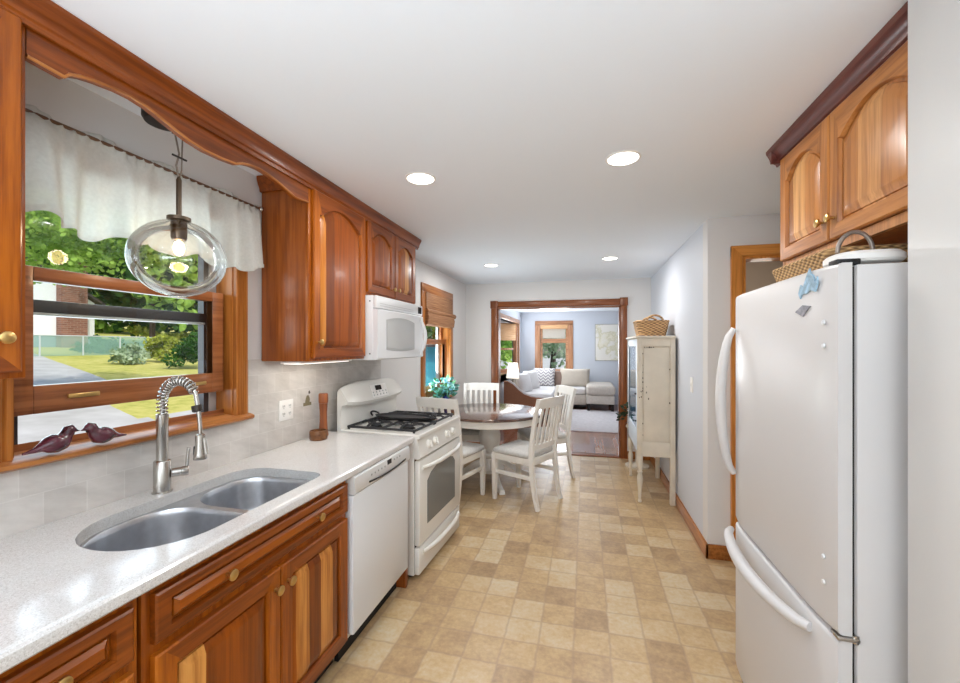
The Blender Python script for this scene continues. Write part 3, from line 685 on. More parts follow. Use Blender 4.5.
cr.prism([(2.10, 2.295), (2.108, 2.295), (2.114, 2.309), (2.122, 2.322), (2.145, 2.35), (2.148, 2.368), (2.10, 2.368)], 'x', RF-.045, 1.44)
tag(cr.build('crown_molding', 'crown_r', smooth=22, loc=(RF, 1.7, 2.295)), 'dark crown molding on top of the cabinet over the refrigerator', 'molding')

# countertop with cut-out, sink
def rrect(x0, x1, y0, y1, r, n=8):
    pts = []; R = r if isinstance(r, tuple) else (r,)*4
    for cx, cy, a, r in ((x1-R[0], y1-R[0], 0, R[0]), (x0+R[1], y1-R[1], PI/2, R[1]), (x0+R[2], y0+R[2], PI, R[2]), (x1-R[3], y0+R[3], 3*PI/2, R[3])):
        for i in range(n+1): t = a+PI/2*i/n; pts.append((cx+r*math.cos(t), cy+r*math.sin(t)))
    return pts
SINK = rrect(-1.535, -1.115, .835, 1.60, (.07, .12, .20, .20))
def filled(mb, outer, inners, z):
    bm = mb.bm; es = []
    for lp in [outer]+inners:
        vs = [bm.verts.new((x, y, z)) for x, y in lp]
        es += [bm.edges.new((vs[i], vs[(i+1) % len(vs)])) for i in range(len(vs))]
    bmesh.ops.triangle_fill(bm, use_beauty=True, use_dissolve=False, edges=es)
ct = MB()
outer = [(-1.661, -.6), (-1.058, -.6), (-1.058, 2.385), (-1.661, 2.385)]
filled(ct, outer, [SINK], .914); filled(ct, outer, [SINK], .876)
prof = [(-1.058, .914), (-1.05, .914), (-1.042, .912), (-1.037, .906), (-1.036, .90), (-1.036, .882), (-1.040, .877), (-1.05, .876), (-1.058, .876)]
ct.loops([[(x, y, z) for x, z in prof] for y in (-.6, 2.385)], True, True, False)
ct.loops([[(x, y, .876) for x, y in SINK], [(x, y, .914) for x, y in SINK]], False, False)
ct.loops([[(-1.661, -.6, z), (-1.661, 2.385, z)] for z in (.876, .914)], False, False, False)
ct.loops([[(-1.661, 2.385, z), (-1.058, 2.385, z)] for z in (.876, .914)], False, False, False)
tag(ct.build('countertop', 'counter', loc=(-1.35, .86, .876), smooth=30), 'long pale speckled stone countertop holding the double sink', 'countertop')
sk = thing('kitchen_sink', 'undermount stainless steel double bowl sink set in the stone countertop', 'sink', (-1.32, 1.22, .70))
B1 = rrect(-1.525, -1.125, .846, 1.225, (.06, .13, .19, .19)); B2 = rrect(-1.515, -1.125, 1.25, 1.59, (.07, .11, .15, .06))
def shrink(lp, k, dz, zz):
    cx = sum(p[0] for p in lp)/len(lp); cy = sum(p[1] for p in lp)/len(lp)
    return [(cx+(x-cx)*k, cy+(y-cy)*k, zz) for x, y in lp]
fl = MB(); filled(fl, rrect(-1.55, -1.10, .82, 1.62, (.08, .13, .20, .20)), [B1, B2], .8755)
fl.build('rim', 'steel', sk, smooth=30)
for B, dep in ((B1, .20), (B2, .175)):
    z = .8755
    bw = MB().loops([shrink(B, k, 0, z+dz) for k, dz in ((1, 0), (.985, -.006), (.97, -.02), (.955, -dep*.7), (.93, -dep*.86), (.87, -dep*.95), (.75, -dep*.99), (.2, -dep-.004), (.11, -dep-.004))], False, True).build('bowl', 'steel', sk, smooth=60)
    cx = sum(p[0] for p in B)/len(B); cy = sum(p[1] for p in B)/len(B)
    MB().lathe([(.040, 0), (.040, .002), (.034, .003), (.030, .0005), (.001, .0005)], (cx, cy, z-dep-.003), 24).build('drain', 'nickel', bw)
# faucet
fa = thing('kitchen_faucet', 'brushed nickel spring pull-down faucet standing behind the sink', 'faucet', (-1.585, 1.232, .914))
bx, by = -1.585, 1.232
MB().lathe([(.033, .914), (.033, .92), (.0285, .922), (.0285, 1.035), (.026, 1.038), (.020, 1.040)], (bx, by, 0), 24).build('body', 'nickel', fa)
MB().lathe([(.0195, 1.035), (.0195, 1.16), (.0205, 1.162), (.0205, 1.215), (.017, 1.217)], (bx, by, 0), 24).build('neck', 'nickel', fa)
arc = [(bx, by, 1.21)] + [(bx+.085-.085*math.cos(t), by, 1.262+.085*math.sin(t)) for t in [PI*i/22 for i in range(0, 20)]]
arc += [(bx+.176, by, 1.235), (bx+.182, by, 1.19), (bx+.184, by, 1.14)]
MB().tube(arc, .0075, 10).build('hose', 'nickel', fa)
# helical spring round the hose
sp = []; P_ = [Vector(p) for p in arc[:20]]; LEN = [0]
for a, b in zip(P_, P_[1:]): LEN.append(LEN[-1]+(b-a).length)
turns = 19; ns = turns*10
for i in range(ns+1):
    s_ = LEN[-1]*i/ns; k = max(j for j in range(len(LEN)) if LEN[j] <= s_+1e-9); k = min(k, len(P_)-2)
    f = (s_-LEN[k])/(LEN[k+1]-LEN[k]); p = P_[k].lerp(P_[k+1], f); t = (P_[k+1]-P_[k]).normalized(); u = Vector((0, 1, 0)); v = t.cross(u)
    th = 2*PI*turns*i/ns; sp.append(p+(u*math.cos(th)+v*math.sin(th))*.0165)
MB().tube(sp, .0036, 6).build('spring', 'nickel', fa)
MB().lathe([(.0175, 0), (.0175, .022), (.012, .025)], (bx+.166, by, 1.256), 18, (.25, 0, -1)).build('collar', 'canopy', fa)
hd = MB().lathe([(.011, 0), (.016, .004), (.017, .05), (.021, .075), (.023, .092), (.021, .095)], (bx+.184, by, 1.15), 20, (0, 0, -1)).build('spray_head', 'nickel', fa)
MB().rbox((bx+.158, by, 1.085), (.006, .010, .035), (0, .1, 0), .002).build('spray_trigger', 'black', hd)
MB().tube([(bx+.184+.02, by, 1.135), (bx+.214, by, 1.075)], .006, 8).build('spray_lever', 'nickel', hd)
lv = MB().lathe([(.017, 0), (.017, .03), (.0185, .031), (.0185, .052), (.017, .054)], (bx+.02, by+.022, .985), 18, (.62, .78, 0)).build('valve', 'nickel', fa)
MB().tube([(bx+.05, by+.06, 1.0), (bx+.054, by+.064, 1.075)], .006, 10).build('lever', 'nickel', lv)

# ------------------------------------------------------------------ dishwasher
dw = thing('dishwasher', 'white built-in dishwasher beneath the counter beside the sink base', 'dishwasher', (-1.05, 2.0, 0))
MB().box(-1.62, -1.085, 1.696, 2.306, .10, .872).build('tub', 'white', dw)
do = MB().box(-1.085, -1.040, 1.696, 2.306, .135, .785, .008).build('door', 'white', dw)
pts = [(-1.085, .79), (-1.036, .79), (-1.030, .80), (-1.034, .868), (-1.042, .874), (-1.085, .874)]
cp_ = MB().prism(pts, 'y', 1.696, 2.306).build('control_panel', 'white', dw)
gr = MB()
gr.loops([[(-1.0295+.002, 1.82+.42*i/20, .800+.012*(2*i/20-1)**2 + dz) for i in range(21)] for dz in (-.004, .004)], False, False, False)
gr.build('handle_slot', 'black', cp_, solid=.003)
MB().box(-1.034, -1.031, 2.02, 2.065, .838, .862).build('display', 'black', cp_)
for i in range(5): MB().lathe([(.005, 0), (.005, .002)], (-1.0325, 1.85+i*.035, .838), 10, (1, 0, 0)).build('button', 'button', cp_)
for i in range(3): MB().lathe([(.005, 0), (.005, .002)], (-1.0325, 2.10+i*.035, .848), 10, (1, 0, 0)).build('button', 'button', cp_)
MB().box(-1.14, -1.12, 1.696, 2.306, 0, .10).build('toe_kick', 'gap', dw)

# ------------------------------------------------------------------ gas range (local: y along the wall, x towards the room)
rg = thing('gas_range', 'white freestanding gas range with black grates at the end of the counter', 'range', (-1.010, 2.395, 0), math.radians(-2.8), world=False)
RW = .755
MB().box(-.60, -.035, 0, RW, .03, .895, .004).build('body', 'cream', rg)
MB().box(-.04, -.034, .012, RW-.012, .04, .76).build('seam', 'gap', rg)
dr = MB().box(-.034, 0, .006, RW-.006, .035, .205, .008).build('drawer', 'cream', rg)
def bowed(mb, y0, y1, z, x, d, r, flat=1.0):
    n = 16; return mb.tube([(x+d*(1-abs(2*i/n-1)**3.0), y0+(y1-y0)*i/n, z) for i in range(n+1)], [r*(.7+.3*(1-abs(2*i/n-1)**4)) for i in range(n+1)], 10, flat)
bowed(MB(), .06, RW-.05, .165, .004, .035, .016, 1.2).build('handle', 'cream', dr)
od = MB().box(-.034, .004, .006, RW-.006, .215, .755, .010).build('oven_door', 'cream', rg)
wn_ = [(.12, .32), (RW-.13, .32), (RW-.13, .60), (RW-.17, .64), (RW-.27, .665), (.28, .665), (.18, .64), (.12, .60)]
MB().prism(wn_, 'x', .0035, .0065).build('oven_window', 'ovenglass', od)
bowed(MB(), .045, RW-.03, .705, .006, .042, .016).build('handle', 'cream', od)
cpn = MB().prism([(-.034, .765), (.0, .765), (.012, .775), (-.012, .895), (-.034, .90)], 'y', .0, RW).build('control_panel', 'cream', rg)
for y in (.15, .255, .47, .58, ):
    k = MB().lathe([(.031, 0), (.031, .004), (.026, .008), (.024, .016), (.001, .017)], (.0, y, .832), 20, (.98, 0, .2)).build('knob', 'cream', cpn)
    MB().rbox((.020, y, .836), (.014, .012, .046), (0, -.2, 0), .004).build('grip', 'cream', k)
tp = MB()
o_ = [(-.575, 0), (.004, 0), (.004, RW), (-.575, RW)]; i_ = [(-.545, .035), (-.045, .035), (-.045, RW-.035), (-.545, RW-.035)]; s2 = [(-.53, .05), (-.06, .05), (-.06, RW-.05), (-.53, RW-.05)]
tp.loops([[(x, y, .895) for x, y in o_], [(x, y, .915) for x, y in o_], [(x, y, .920) for x, y in [(-.573, .004), (-.004, .004), (-.004, RW-.004), (-.573, RW-.004)]], [(x, y, .920) for x, y in i_], [(x, y, .908) for x, y in s2]])
tp.build('cooktop', 'cream', rg, smooth=30)
for (x, y, r) in ((-.17, .19, .04), (-.42, .19, .035), (-.17, RW-.19, .045), (-.42, RW-.19, .032)):
    b_ = MB().lathe([(r+.012, .908), (r+.010, .918), (r*.7, .920)], (x, y, 0), 22).build('burner', 'nickel', rg)
    MB().lathe([(r, .920), (r, .928), (r*.85, .931), (.001, .931)], (x, y, 0), 22).build('burner_cap', 'iron', b_)
for y0 in (.045, RW/2+.005):
    gm = MB(); y1 = y0+RW/2-.05; zt = .948; r = .0085
    for (a, b) in (((-.545, y0), (-.05, y0)), ((-.05, y0), (-.05, y1)), ((-.05, y1), (-.545, y1)), ((-.545, y1), (-.545, y0)), ((-.297, y0), (-.297, y1))):
        gm.tube([(a[0], a[1], zt-.012), (b[0], b[1], zt-.012)], r, 8)
    for cx in (-.17, -.42):
        cy = (y0+y1)/2
        for t in range(4):
            dx, dy = math.cos(t*PI/2), math.sin(t*PI/2); e = .125 if dx else (y1-y0)/2
            gm.tube([(cx+dx*e, cy+dy*e, zt-.012), (cx+dx*e*.75, cy+dy*e*.75, zt+.002), (cx+dx*.03, cy+dy*.03, zt)], r, 8)
        gm.tube([(cx+.06*math.cos(2*PI*i/20), cy+.06*math.sin(2*PI*i/20), zt-.003) for i in range(20)], .005, 6, closed=True)
    for a in (-.54, -.055):
        for b in (y0, y1): gm.tube([(a, b, zt-.012), (a, b, .912)], r, 8)
    gm.build('grate', 'iron', rg)
# backguard
bgp = [(-.60, .90), (-.60, 1.205), (-.585, 1.226), (-.568, 1.226), (-.553, 1.212), (-.505, 1.088), (-.515, 1.066), (-.552, 1.060), (-.560, 1.02), (-.560, .90)]
nb = 24; L_ = []
for i in range(nb+1):
    s_ = 2*i/nb-1; k = abs(s_)**6; L_.append([(x+(-.012*k if x > -.58 else 0), RW*i/nb, z-(.035*abs(s_)**4 if z > 1.1 else (-.02*(abs(s_)**3) if z > 1.04 else 0))) for x, z in bgp])
bk = MB().loops(L_).build('backguard', 'cream', rg, smooth=35)
MB().prism([(-.540, 1.190), (-.5425, 1.19), (-.5108, 1.10), (-.507, 1.10)], 'y', .30, .52).build('control_plate', 'plastic', bk)
MB().prism([(-.5335, 1.184), (-.5365, 1.184), (-.5245, 1.150), (-.521, 1.150)], 'y', .36, .44).build('clock_display', 'display', bk)
for r_ in range(2):
    for i in range(5): MB().lathe([(.006, 0), (.006, .002)], (-.5195+r_*.008, .315+i*.045, 1.137-r_*.02), 8, (1, 0, .39)).build('button', 'button', bk)
for y in (.05, RW-.05):
    for x in (-.08, -.55): MB().lathe([(.016, 0), (.018, .03)], (x, y, 0), 12).build('foot', 'black', rg)
# oval griddle across the middle of the grates (world coordinates)
gd = thing('griddle_pan', 'black oval cast iron griddle with loop handles lying on the range grates', 'griddle', (-1.29, 2.77, .952), math.radians(-2.8), world=False)
def oval(a, b, z, n=36): return [(a*math.cos(2*PI*i/n), b*math.sin(2*PI*i/n), z) for i in range(n)]
MB().loops([oval(.205, .085, .001), oval(.22, .098, .012), oval(.225, .102, .020), oval(.215, .094, .020), oval(.205, .085, .010)]).build('plate', 'iron', gd)
for s_ in (-1, 1): MB().tube([(s_*(.215+.03*math.sin(t)+.012), .045*math.cos(t), .016+.022*math.sin(t)) for t in [PI*i/12 for i in range(13)]], .0065, 8).build('handle', 'iron', gd)

# ------------------------------------------------------------------ microwave
mw = thing('microwave_oven', 'white over-the-range microwave hanging under the short cherry cabinet', 'microwave', (-1.4, 2.76, 1.385))
MB().box(WX+.01, -1.318, 2.378, 3.142, 1.388, 1.808, .006).build('body', 'white', mw)
MB().box(-1.318, -1.290, 2.380, 3.140, 1.725, 1.806, .006).build('vent_panel', 'white', mw)
MB().box(-1.291, -1.2885, 2.42, 2.95, 1.742, 1.744).box(-1.291, -1.2885, 2.42, 2.95, 1.756, 1.758).build('vent_slot', 'button', mw, smooth=0)
MB().box(-1.2905, -1.2875, 3.045, 3.11, 1.738, 1.79).build('display', 'display', mw)
N_ = 14
def bow(y): return -1.286+.016*(1-((y-2.76)/.38)**2)
dmb = MB(); lp = []
for i in range(N_+1):
    y = 2.380+.76*i/N_; x = bow(y); lp.append([(-1.318, y, 1.392), (x-.006, y, 1.392), (x, y, 1.398), (x, y, 1.712), (x-.006, y, 1.720), (-1.318, y, 1.720)])
md = dmb.loops(lp).build('door', 'white', mw, smooth=30)
wl = []
for i in range(N_+1):
    y = 2.50+.42*i/N_; s_ = 2*i/N_-1; x = bow(y)
    z0, z1 = 1.470-.012*(1-s_*s_), 1.640+.022*(1-s_*s_); wl.append([(x-.002, y, z0), (x+.002, y, z0), (x+.002, y, z1), (x-.002, y, z1)])
MB().loops(wl).build('window', 'micglass', md, smooth=30)
wl = []
for i in range(N_+1):
    y = 2.485+.45*i/N_; s_ = 2*i/N_-1; x = bow(y)
    z0, z1 = 1.455-.012*(1-s_*s_), 1.655+.022*(1-s_*s_); wl.append([(x-.002, y, z0), (x+.0008, y, z0), (x+.0008, y, z1), (x-.002, y, z1)])
MB().loops(wl).build('window_border', 'button', md, smooth=30)
MB().tube([(bow(3.07)+.004+.038*math.sin(PI*i/12), 3.06+.012*math.sin(PI*i/12), 1.41+.29*i/12) for i in range(13)], [.009+.007*math.sin(PI*i/12) for i in range(13)], 10).build('handle', 'white', md)
for z in (1.43, 1.77): MB().lathe([(.005, 0), (.005, .002)], (-1.34, 2.3795, z), 10, (0, -1, 0)).build('screw', 'black', mw)

# ------------------------------------------------------------------ refrigerator
FX, F0, F1 = .634, 1.285, 2.045
fr = thing('refrigerator', 'white bottom-freezer refrigerator standing under the two-door cabinet', 'refrigerator', (1.0, 1.68, 0))
MB().box(.690, 1.44, F0, F1, .06, 1.695, .006).build('cabinet', 'white_fr', fr)
MB().box(.680, .690, F0+.012, F1-.012, .07, 1.69).build('gasket', 'gap', fr)
def fdoor(z0, z1, name):
    n = 18; lp = []
    for i in range(n+1):
        s_ = 2*i/n-1; y = (F0+F1)/2+s_*(F1-F0)/2; x = FX + .014*abs(s_)**7
        lp.append([(.680, y, z0), (x+.010, y, z0), (x+.003, y, z0+.004), (x, y, z0+.012), (x, y, z1-.012), (x+.003, y, z1-.004), (x+.010, y, z1), (.680, y, z1)])
    return MB().loops(lp).build(name, 'white_fr', fr, smooth=50)
up = fdoor(.716, 1.700, 'fresh_food_door'); lo = fdoor(.075, .702, 'freezer_drawer')
n = 20
MB().tube([(FX-.004-.052*math.sin(PI*min(1, max(0, i/n)))**.55, F1-.035, .925+.63*i/n) for i in range(n+1)], [.013+.011*math.sin(PI*i/n)**.6 for i in range(n+1)], 12, .9).build('handle', 'white_fr', up)
MB().tube([(FX-.004-.055*math.sin(PI*i/n)**.55, F0+.10+.66*i/n, .655-.015*math.sin(PI*i/n)+.012) for i in range(n+1)], [.013+.011*math.sin(PI*i/n)**.6 for i in range(n+1)], 12, 1.0).build('handle', 'white_fr', lo)
for z in (1.545, 1.48, .90, .83): MB().lathe([(.007, 0), (.006, .004), (.001, .0045)], (FX+.004, F0+.045, z), 12, (-1, 0, 0)).build('screw_cap', 'white', up)
hg = MB().box(.645, .695, F0-.006, F0+.03, .704, .714, .002).build('hinge', 'nickel', fr); MB().lathe([(.009, 0), (.009, .02)], (.688, F0+.004, .70), 12).build('hinge_pin', 'nickel', hg)
MB().box(.65, .705, F0+.01, F0+.05, 1.696, 1.712, .003).build('top_hinge', 'black', fr)
MB().box(.69, 1.40, F0+.02, F1-.02, .0, .075).build('base_grille', 'black', fr)
# magnets
mp = [(1.455, 1.640), (1.443, 1.664), (1.428, 1.655), (1.405, 1.690), (1.392, 1.706), (1.386, 1.690), (1.372, 1.682), (1.362, 1.660), (1.352, 1.676), (1.349, 1.656), (1.362, 1.634), (1.385, 1.642), (1.41, 1.634), (1.435, 1.634), (1.445, 1.622)]
tag(MB().prism(mp, 'x', FX-.003, FX+.001).build('magnet', 'magnet_b', loc=(FX, 1.40, 1.66)), 'pale blue irregular map-shaped magnet near the top of the refrigerator door', 'magnet', 'magnets on the refrigerator')
tag(MB().prism([(1.475, 1.585), (1.43, 1.602), (1.39, 1.596), (1.43, 1.568)], 'x', FX-.003, FX+.001).build('magnet', 'magnet_g', loc=(FX, 1.43, 1.58)), 'small grey diamond magnet below the pale blue one on the refrigerator', 'magnet', 'magnets on the refrigerator')
tag(MB().prism([(.812, 1.52), (.835, 1.52), (.838, 1.63), (.822, 1.62)], 'y', F0-.004, F0+.0005).build('magnet', 'bowlwood', loc=(.82, F0, 1.57)), 'brown wooden magnet on the refrigerator side against the wall edge', 'magnet', 'magnets on the refrigerator')
tag(MB().loops([[(.822+.016*math.cos(t)*(1+.5*math.cos(2*t)), y, 1.375+.03*math.sin(t)) for t in [2*PI*i/20 for i in range(20)]] for y in (F0-.004, F0+.0005)]).build('magnet', 'black', loc=(.82, F0, 1.37)), 'black figure-eight magnet low on the refrigerator side', 'magnet', 'magnets on the refrigerator')
# woven tray with hoop handle, white lid
bt = thing('woven_tray', 'low seagrass tray with a grey hoop handle on top of the refrigerator', 'basket', (.85, 1.72, 1.70))
def rr3(x0, x1, y0, y1, r, z): return [(x, y, z) for x, y in rrect(x0, x1, y0, y1, r, 5)]
MB().loops([rr3(.755, 1.02, 1.52, 1.905, .03, 1.697), rr3(.735, 1.04, 1.50, 1.925, .04, 1.765), rr3(.732, 1.043, 1.497, 1.928, .04, 1.775), rr3(.744, 1.03, 1.51, 1.915, .04, 1.775), rr3(.765, 1.01, 1.53, 1.895, .03, 1.705)]).build('basket_body', 'seagrass', bt)
MB().tube([(.795+.045*math.cos(t)-.0, 1.49, 1.765+.062*math.sin(t)) for t in [PI*i/16 for i in range(17)]], .006, 10).build('hoop_handle', 'grey_metal', bt)
MB().tube(rr3(.738, 1.037, 1.503, 1.922, .04, 1.778), .009, 8, closed=True).build('rim_braid', 'seagrass', bt)
tag(MB().loops([rr3(.690, .842, 1.335, 1.47, .05, 1.712), rr3(.684, .848, 1.329, 1.476, .055, 1.718), rr3(.684, .848, 1.329, 1.476, .055, 1.732), rr3(.692, .840, 1.337, 1.468, .05, 1.741), rr3(.71, .84, 1.355, 1.45, .04, 1.743)]).build('tray_lid', 'plastic', loc=(.77, 1.4, 1.712)), 'white rounded tray lid on the refrigerator in front of the seagrass tray', 'lid')

# ------------------------------------------------------------------ things on the sink wall
o = thing('pendant_light', 'clear glass globe pendant hanging in front of the sink window', 'pendant light', (-1.47, 1.205, CEIL))
px, py = -1.47, 1.205
MB().lathe([(.066, 0), (.066, -.052), (.058, -.066), (.006, -.070)], (px-.04, py-.025, CEIL-.002), 28).build('canopy', 'canopy', o)
MB().tube([(px, py-.012, CEIL-.06), (px+.004, py-.02, 2.27), (px-.004, py+.004, 2.20), (px+.002, py-.012, 2.15), (px, py, 2.10)], .0032, 8).build('cord', 'cord', o)
MB().tube([(px, py+.01, CEIL-.06), (px+.003, py+.012, 2.27), (px, py+.012, 2.20), (px, py+.01, 2.14), (px, py, 2.10)], .0026, 8).build('cord', 'cord', o)
for z in (2.265, 2.185): MB().tube([(px, py-.025, z), (px, py+.03, z)], .004, 8).build('cord_clip', 'canopy', o)
MB().lathe([(.0035, 2.115), (.009, 2.10), (.009, 1.968), (.038, 1.960), (.038, 1.948), (.02, 1.946)], (px, py, 0), 24).build('stem', 'bronze', o)
MB().lathe([(.026, 1.95), (.026, 1.885), (.022, 1.875)], (px, py, 0), 20).build('socket', 'bronze', o)
ge = [(.034, 1.945)]; R_, H_ = .154, .141; zc = 1.806
for i in range(3, 31): t = PI*i/32; ge.append((R_*math.sin(t), zc+H_*math.cos(t)))
ge += [(.03, zc-H_+.001), (.002, zc-H_)]
inner = [(max(.001, r-.003), z) for r, z in reversed(ge)]
MB().lathe(ge, (px, py, 0), 48, cap=False).build('globe', 'globe', o, smooth=80)
MB().ell((px, py, 1.845), (.018, .018, .028), 16, 10).build('bulb', 'bulb', o)
light('POINT', 'pendant_glow', (0, 0, 1.845-CEIL), 1.6, (1, .82, .6), size=.03, parent=o)

cv = MB()
def curt(u, v):
    y = .815+u*.928
    fold = 1.3*math.sin(2*PI*u*2.1+.6)+.8*math.sin(2*PI*(u*3.7+.1*math.sin(7*u)))+.5*math.sin(2*PI*(u*6.3+.15*math.sin(9*u)))+.3*math.sin(2*PI*(u*11.7+.3))+.25*math.sin(2*PI*u*2.9+1)
    amp = .005+.030*v
    bot = 1.858+.010*math.sin(2*PI*(u*3.1+.1))+.010*math.sin(2*PI*u*7.3)
    top = 2.192+.012*math.sin(2*PI*(u*4.3+.2*math.sin(5*u)))
    z = top+(bot-top)*v
    x = -1.612+fold*amp
    if v < .08: x = -1.612+.010*math.sin(2*PI*u*26)*.5
    return (x, y+.004*math.sin(8*PI*u), z)
cv.grid(curt, 150, 28)
vc = thing('curtain_valance', 'sheer white ruffled valance curtain across the top of the sink window', 'curtain', (-1.61, .84, 2.19))
cv.build('panel', 'curtain', vc, smooth=80, solid=.002)
MB().grid(lambda u, v: (curt(u, 1)[0]+.0035, curt(u, 1)[1], curt(u, 1)[2]+.018*v), 150, 1).build('hem', 'curtain', vc, smooth=80)
cr_ = thing('curtain_rod', 'thin brown curtain rod with ball end holding the sheer valance', 'curtain rod', (-1.612, 1.29, 2.182))
MB().tube([(-1.612, .80, 2.182), (-1.612, 1.752, 2.182)], .006, 10).build('rod', 'rod', cr_)
MB().ell((-1.612, 1.762, 2.182), (.014, .014, .014), 14, 10).build('finial', 'nickel', cr_)
MB().box(WX, -1.606, 1.745, 1.752, 2.176, 2.190).build('bracket', 'nickel', cr_)
MB().box(WX, -1.606, .805, .812, 2.176, 2.190).build('bracket', 'nickel', cr_)
# glazed birds on the stool
def bird(y, s, flip, label):
    z0 = 1.139+.027*s
    spine = [(-.080, -.010, .003), (-.052, -.006, .008), (-.036, 0, .014), (-.02, .004, .026), (0, .006, .032), (.018, .010, .030), (.028, .020, .022), (.034, .032, .018), (.040, .041, .020), (.048, .043, .018), (.056, .041, .010), (.062, .038, .005), (.072, .036, .001)]
    if flip: spine = [(-a, b, r) for a, b, r in spine]
    pts = [(-1.632, y+a*s, z0+b*s) for a, b, r in spine]
    b = thing('ceramic_bird', label, 'figurine', (-1.632, y, 1.139), 0, 'glazed birds on the sink window stool')
    MB().tube(pts, [r*s for a, b_, r in spine], 16).build('body', 'bird', b, smooth=80)
bird(.925, .95, False, 'dark glazed red bird figurine with its long tail trailing, on the window stool')
bird(1.062, .92, True, 'plump dark red bird figurine nearer the faucet on the window stool')
# outlet, tile picture
ol = thing('wall_outlet', 'white double electrical outlet on the marble backsplash', 'outlet', (WX+.009, 2.0, 1.11))
MB().box(WX+.008, WX+.013, 1.945, 2.06, 1.055, 1.172, .003).build('plate', 'plastic', ol)
for y in (1.978, 2.027):
    for z in (1.135, 1.092):
        r_ = MB().lathe([(.016, 0), (.016, .002), (.001, .0022)], (WX+.0125, y, z), 18, (1, 0, 0)).build('receptacle', 'plastic', ol)
        MB().box(WX+.0142, WX+.0152, y-.008, y-.005, z-.004, z+.008).box(WX+.0142, WX+.0152, y+.005, y+.008, z-.004, z+.008).box(WX+.0142, WX+.0152, y-.002, y+.002, z-.012, z-.008).build('slot', 'gap', r_, smooth=0)
pt = thing('tile_picture', 'small painted tile of a jug and fruit on the backsplash', 'tile picture', (WX+.009, 2.19, 1.15))
MB().box(WX+.0075, WX+.0092, 2.13, 2.25, 1.09, 1.21).build('tile', 'splash', pt, smooth=0)
ink = mat('tile_ink', (120, 112, 86), .5); ink2 = mat('tile_ink_dark', (74, 66, 58), .5)
MB().prism([(2.165, 1.125), (2.172, 1.155), (2.18, 1.172), (2.195, 1.178), (2.205, 1.168), (2.212, 1.150), (2.208, 1.125)], 'x', WX+.009, WX+.0098).build('jug', ink, pt)
MB().prism([(2.15, 1.112), (2.225, 1.112), (2.225, 1.132), (2.15, 1.132)], 'x', WX+.0091, WX+.0101).build('fruit_row', ink, pt)
MB().prism([(2.20, 1.182), (2.216, 1.186), (2.21, 1.205), (2.198, 1.198)], 'x', WX+.009, WX+.0098).build('leaf', ink2, pt)
pm = thing('pepper_mill', 'tall turned wooden pepper mill on the counter against the backsplash', 'pepper mill', (-1.60, 2.268, .914))
MB().lathe([(.030, 0), (.031, .01), (.027, .03), (.023, .09), (.0225, .15), (.026, .20), (.027, .205)], (-1.60, 2.262, .914), 26).build('body', 'millwood', pm)
MB().lathe([(.026, 0), (.029, .004), (.030, .02), (.029, .055), (.024, .062), (.001, .063)], (-1.60, 2.262, 1.120), 26).build('cap', 'millwood', pm)
wb = MB().lathe([(.046, 0), (.052, .008), (.052, .05), (.048, .056), (.043, .056), (.04, .02), (.001, .016)], (-1.565, 2.165, .914), 28)
tag(wb.build('wooden_mortar', 'bowlwood', loc=(-1.565, 2.165, .914)), 'short round wooden mortar on the counter in front of the pepper mill', 'mortar')
us = thing('under_cabinet_light', 'slim white light strip under the tall cherry wall cabinet', 'light strip', (-1.5, 2.0, 1.40))
MB().box(-1.56, -1.44, 1.835, 2.33, 1.386, 1.399, .003).build('housing', 'plastic', us); MB().box(-1.55, -1.45, 1.85, 2.31, 1.3835, 1.3865).build('lens', 'strip_on', us)
light('AREA', 'strip_glow', (-.02, .05, -.02), .45, (1, .95, .86), size=.06, size_y=.4, parent=us)

# recessed ceiling lights
for x, y, lab in ((-.845, 2.03, 'round recessed ceiling light nearest the tall cherry wall cabinet'), (.175, 2.05, 'round recessed ceiling light nearest the refrigerator, largest in view'), (-1.0, 4.40, 'round recessed ceiling light above the table on the window side'), (.245, 4.35, 'round recessed ceiling light near the white hutch')):
    rl = thing('recessed_light', lab, 'ceiling light', (x, y, CEIL), 0, 'recessed lights in the kitchen ceiling')
    MB().lathe([(.080, 0), (.080, -.003), (.076, -.006), (.070, -.005), (.069, -.002)], (x, y, CEIL), 36).build('trim_ring', 'plastic', rl)
    MB().lathe([(.070, -.0035), (.001, -.0036)], (x, y, CEIL), 30, cap=False).build('lens', 'lamp_on', rl)
    light('AREA', 'recessed_glow', (0, 0, -.012), 7.5 if y < 3 else 9.5, (1, .98, .96), size=.13, parent=rl)
for x, y in ((-1.0, -.6), (.2, -.6), (0, 8.2)):
    light('AREA', 'added_ceiling_fill', (x, y, CEIL-.012), 6, (1, .98, .96), size=.13)  # extra overhead fill added out of view, without fixtures

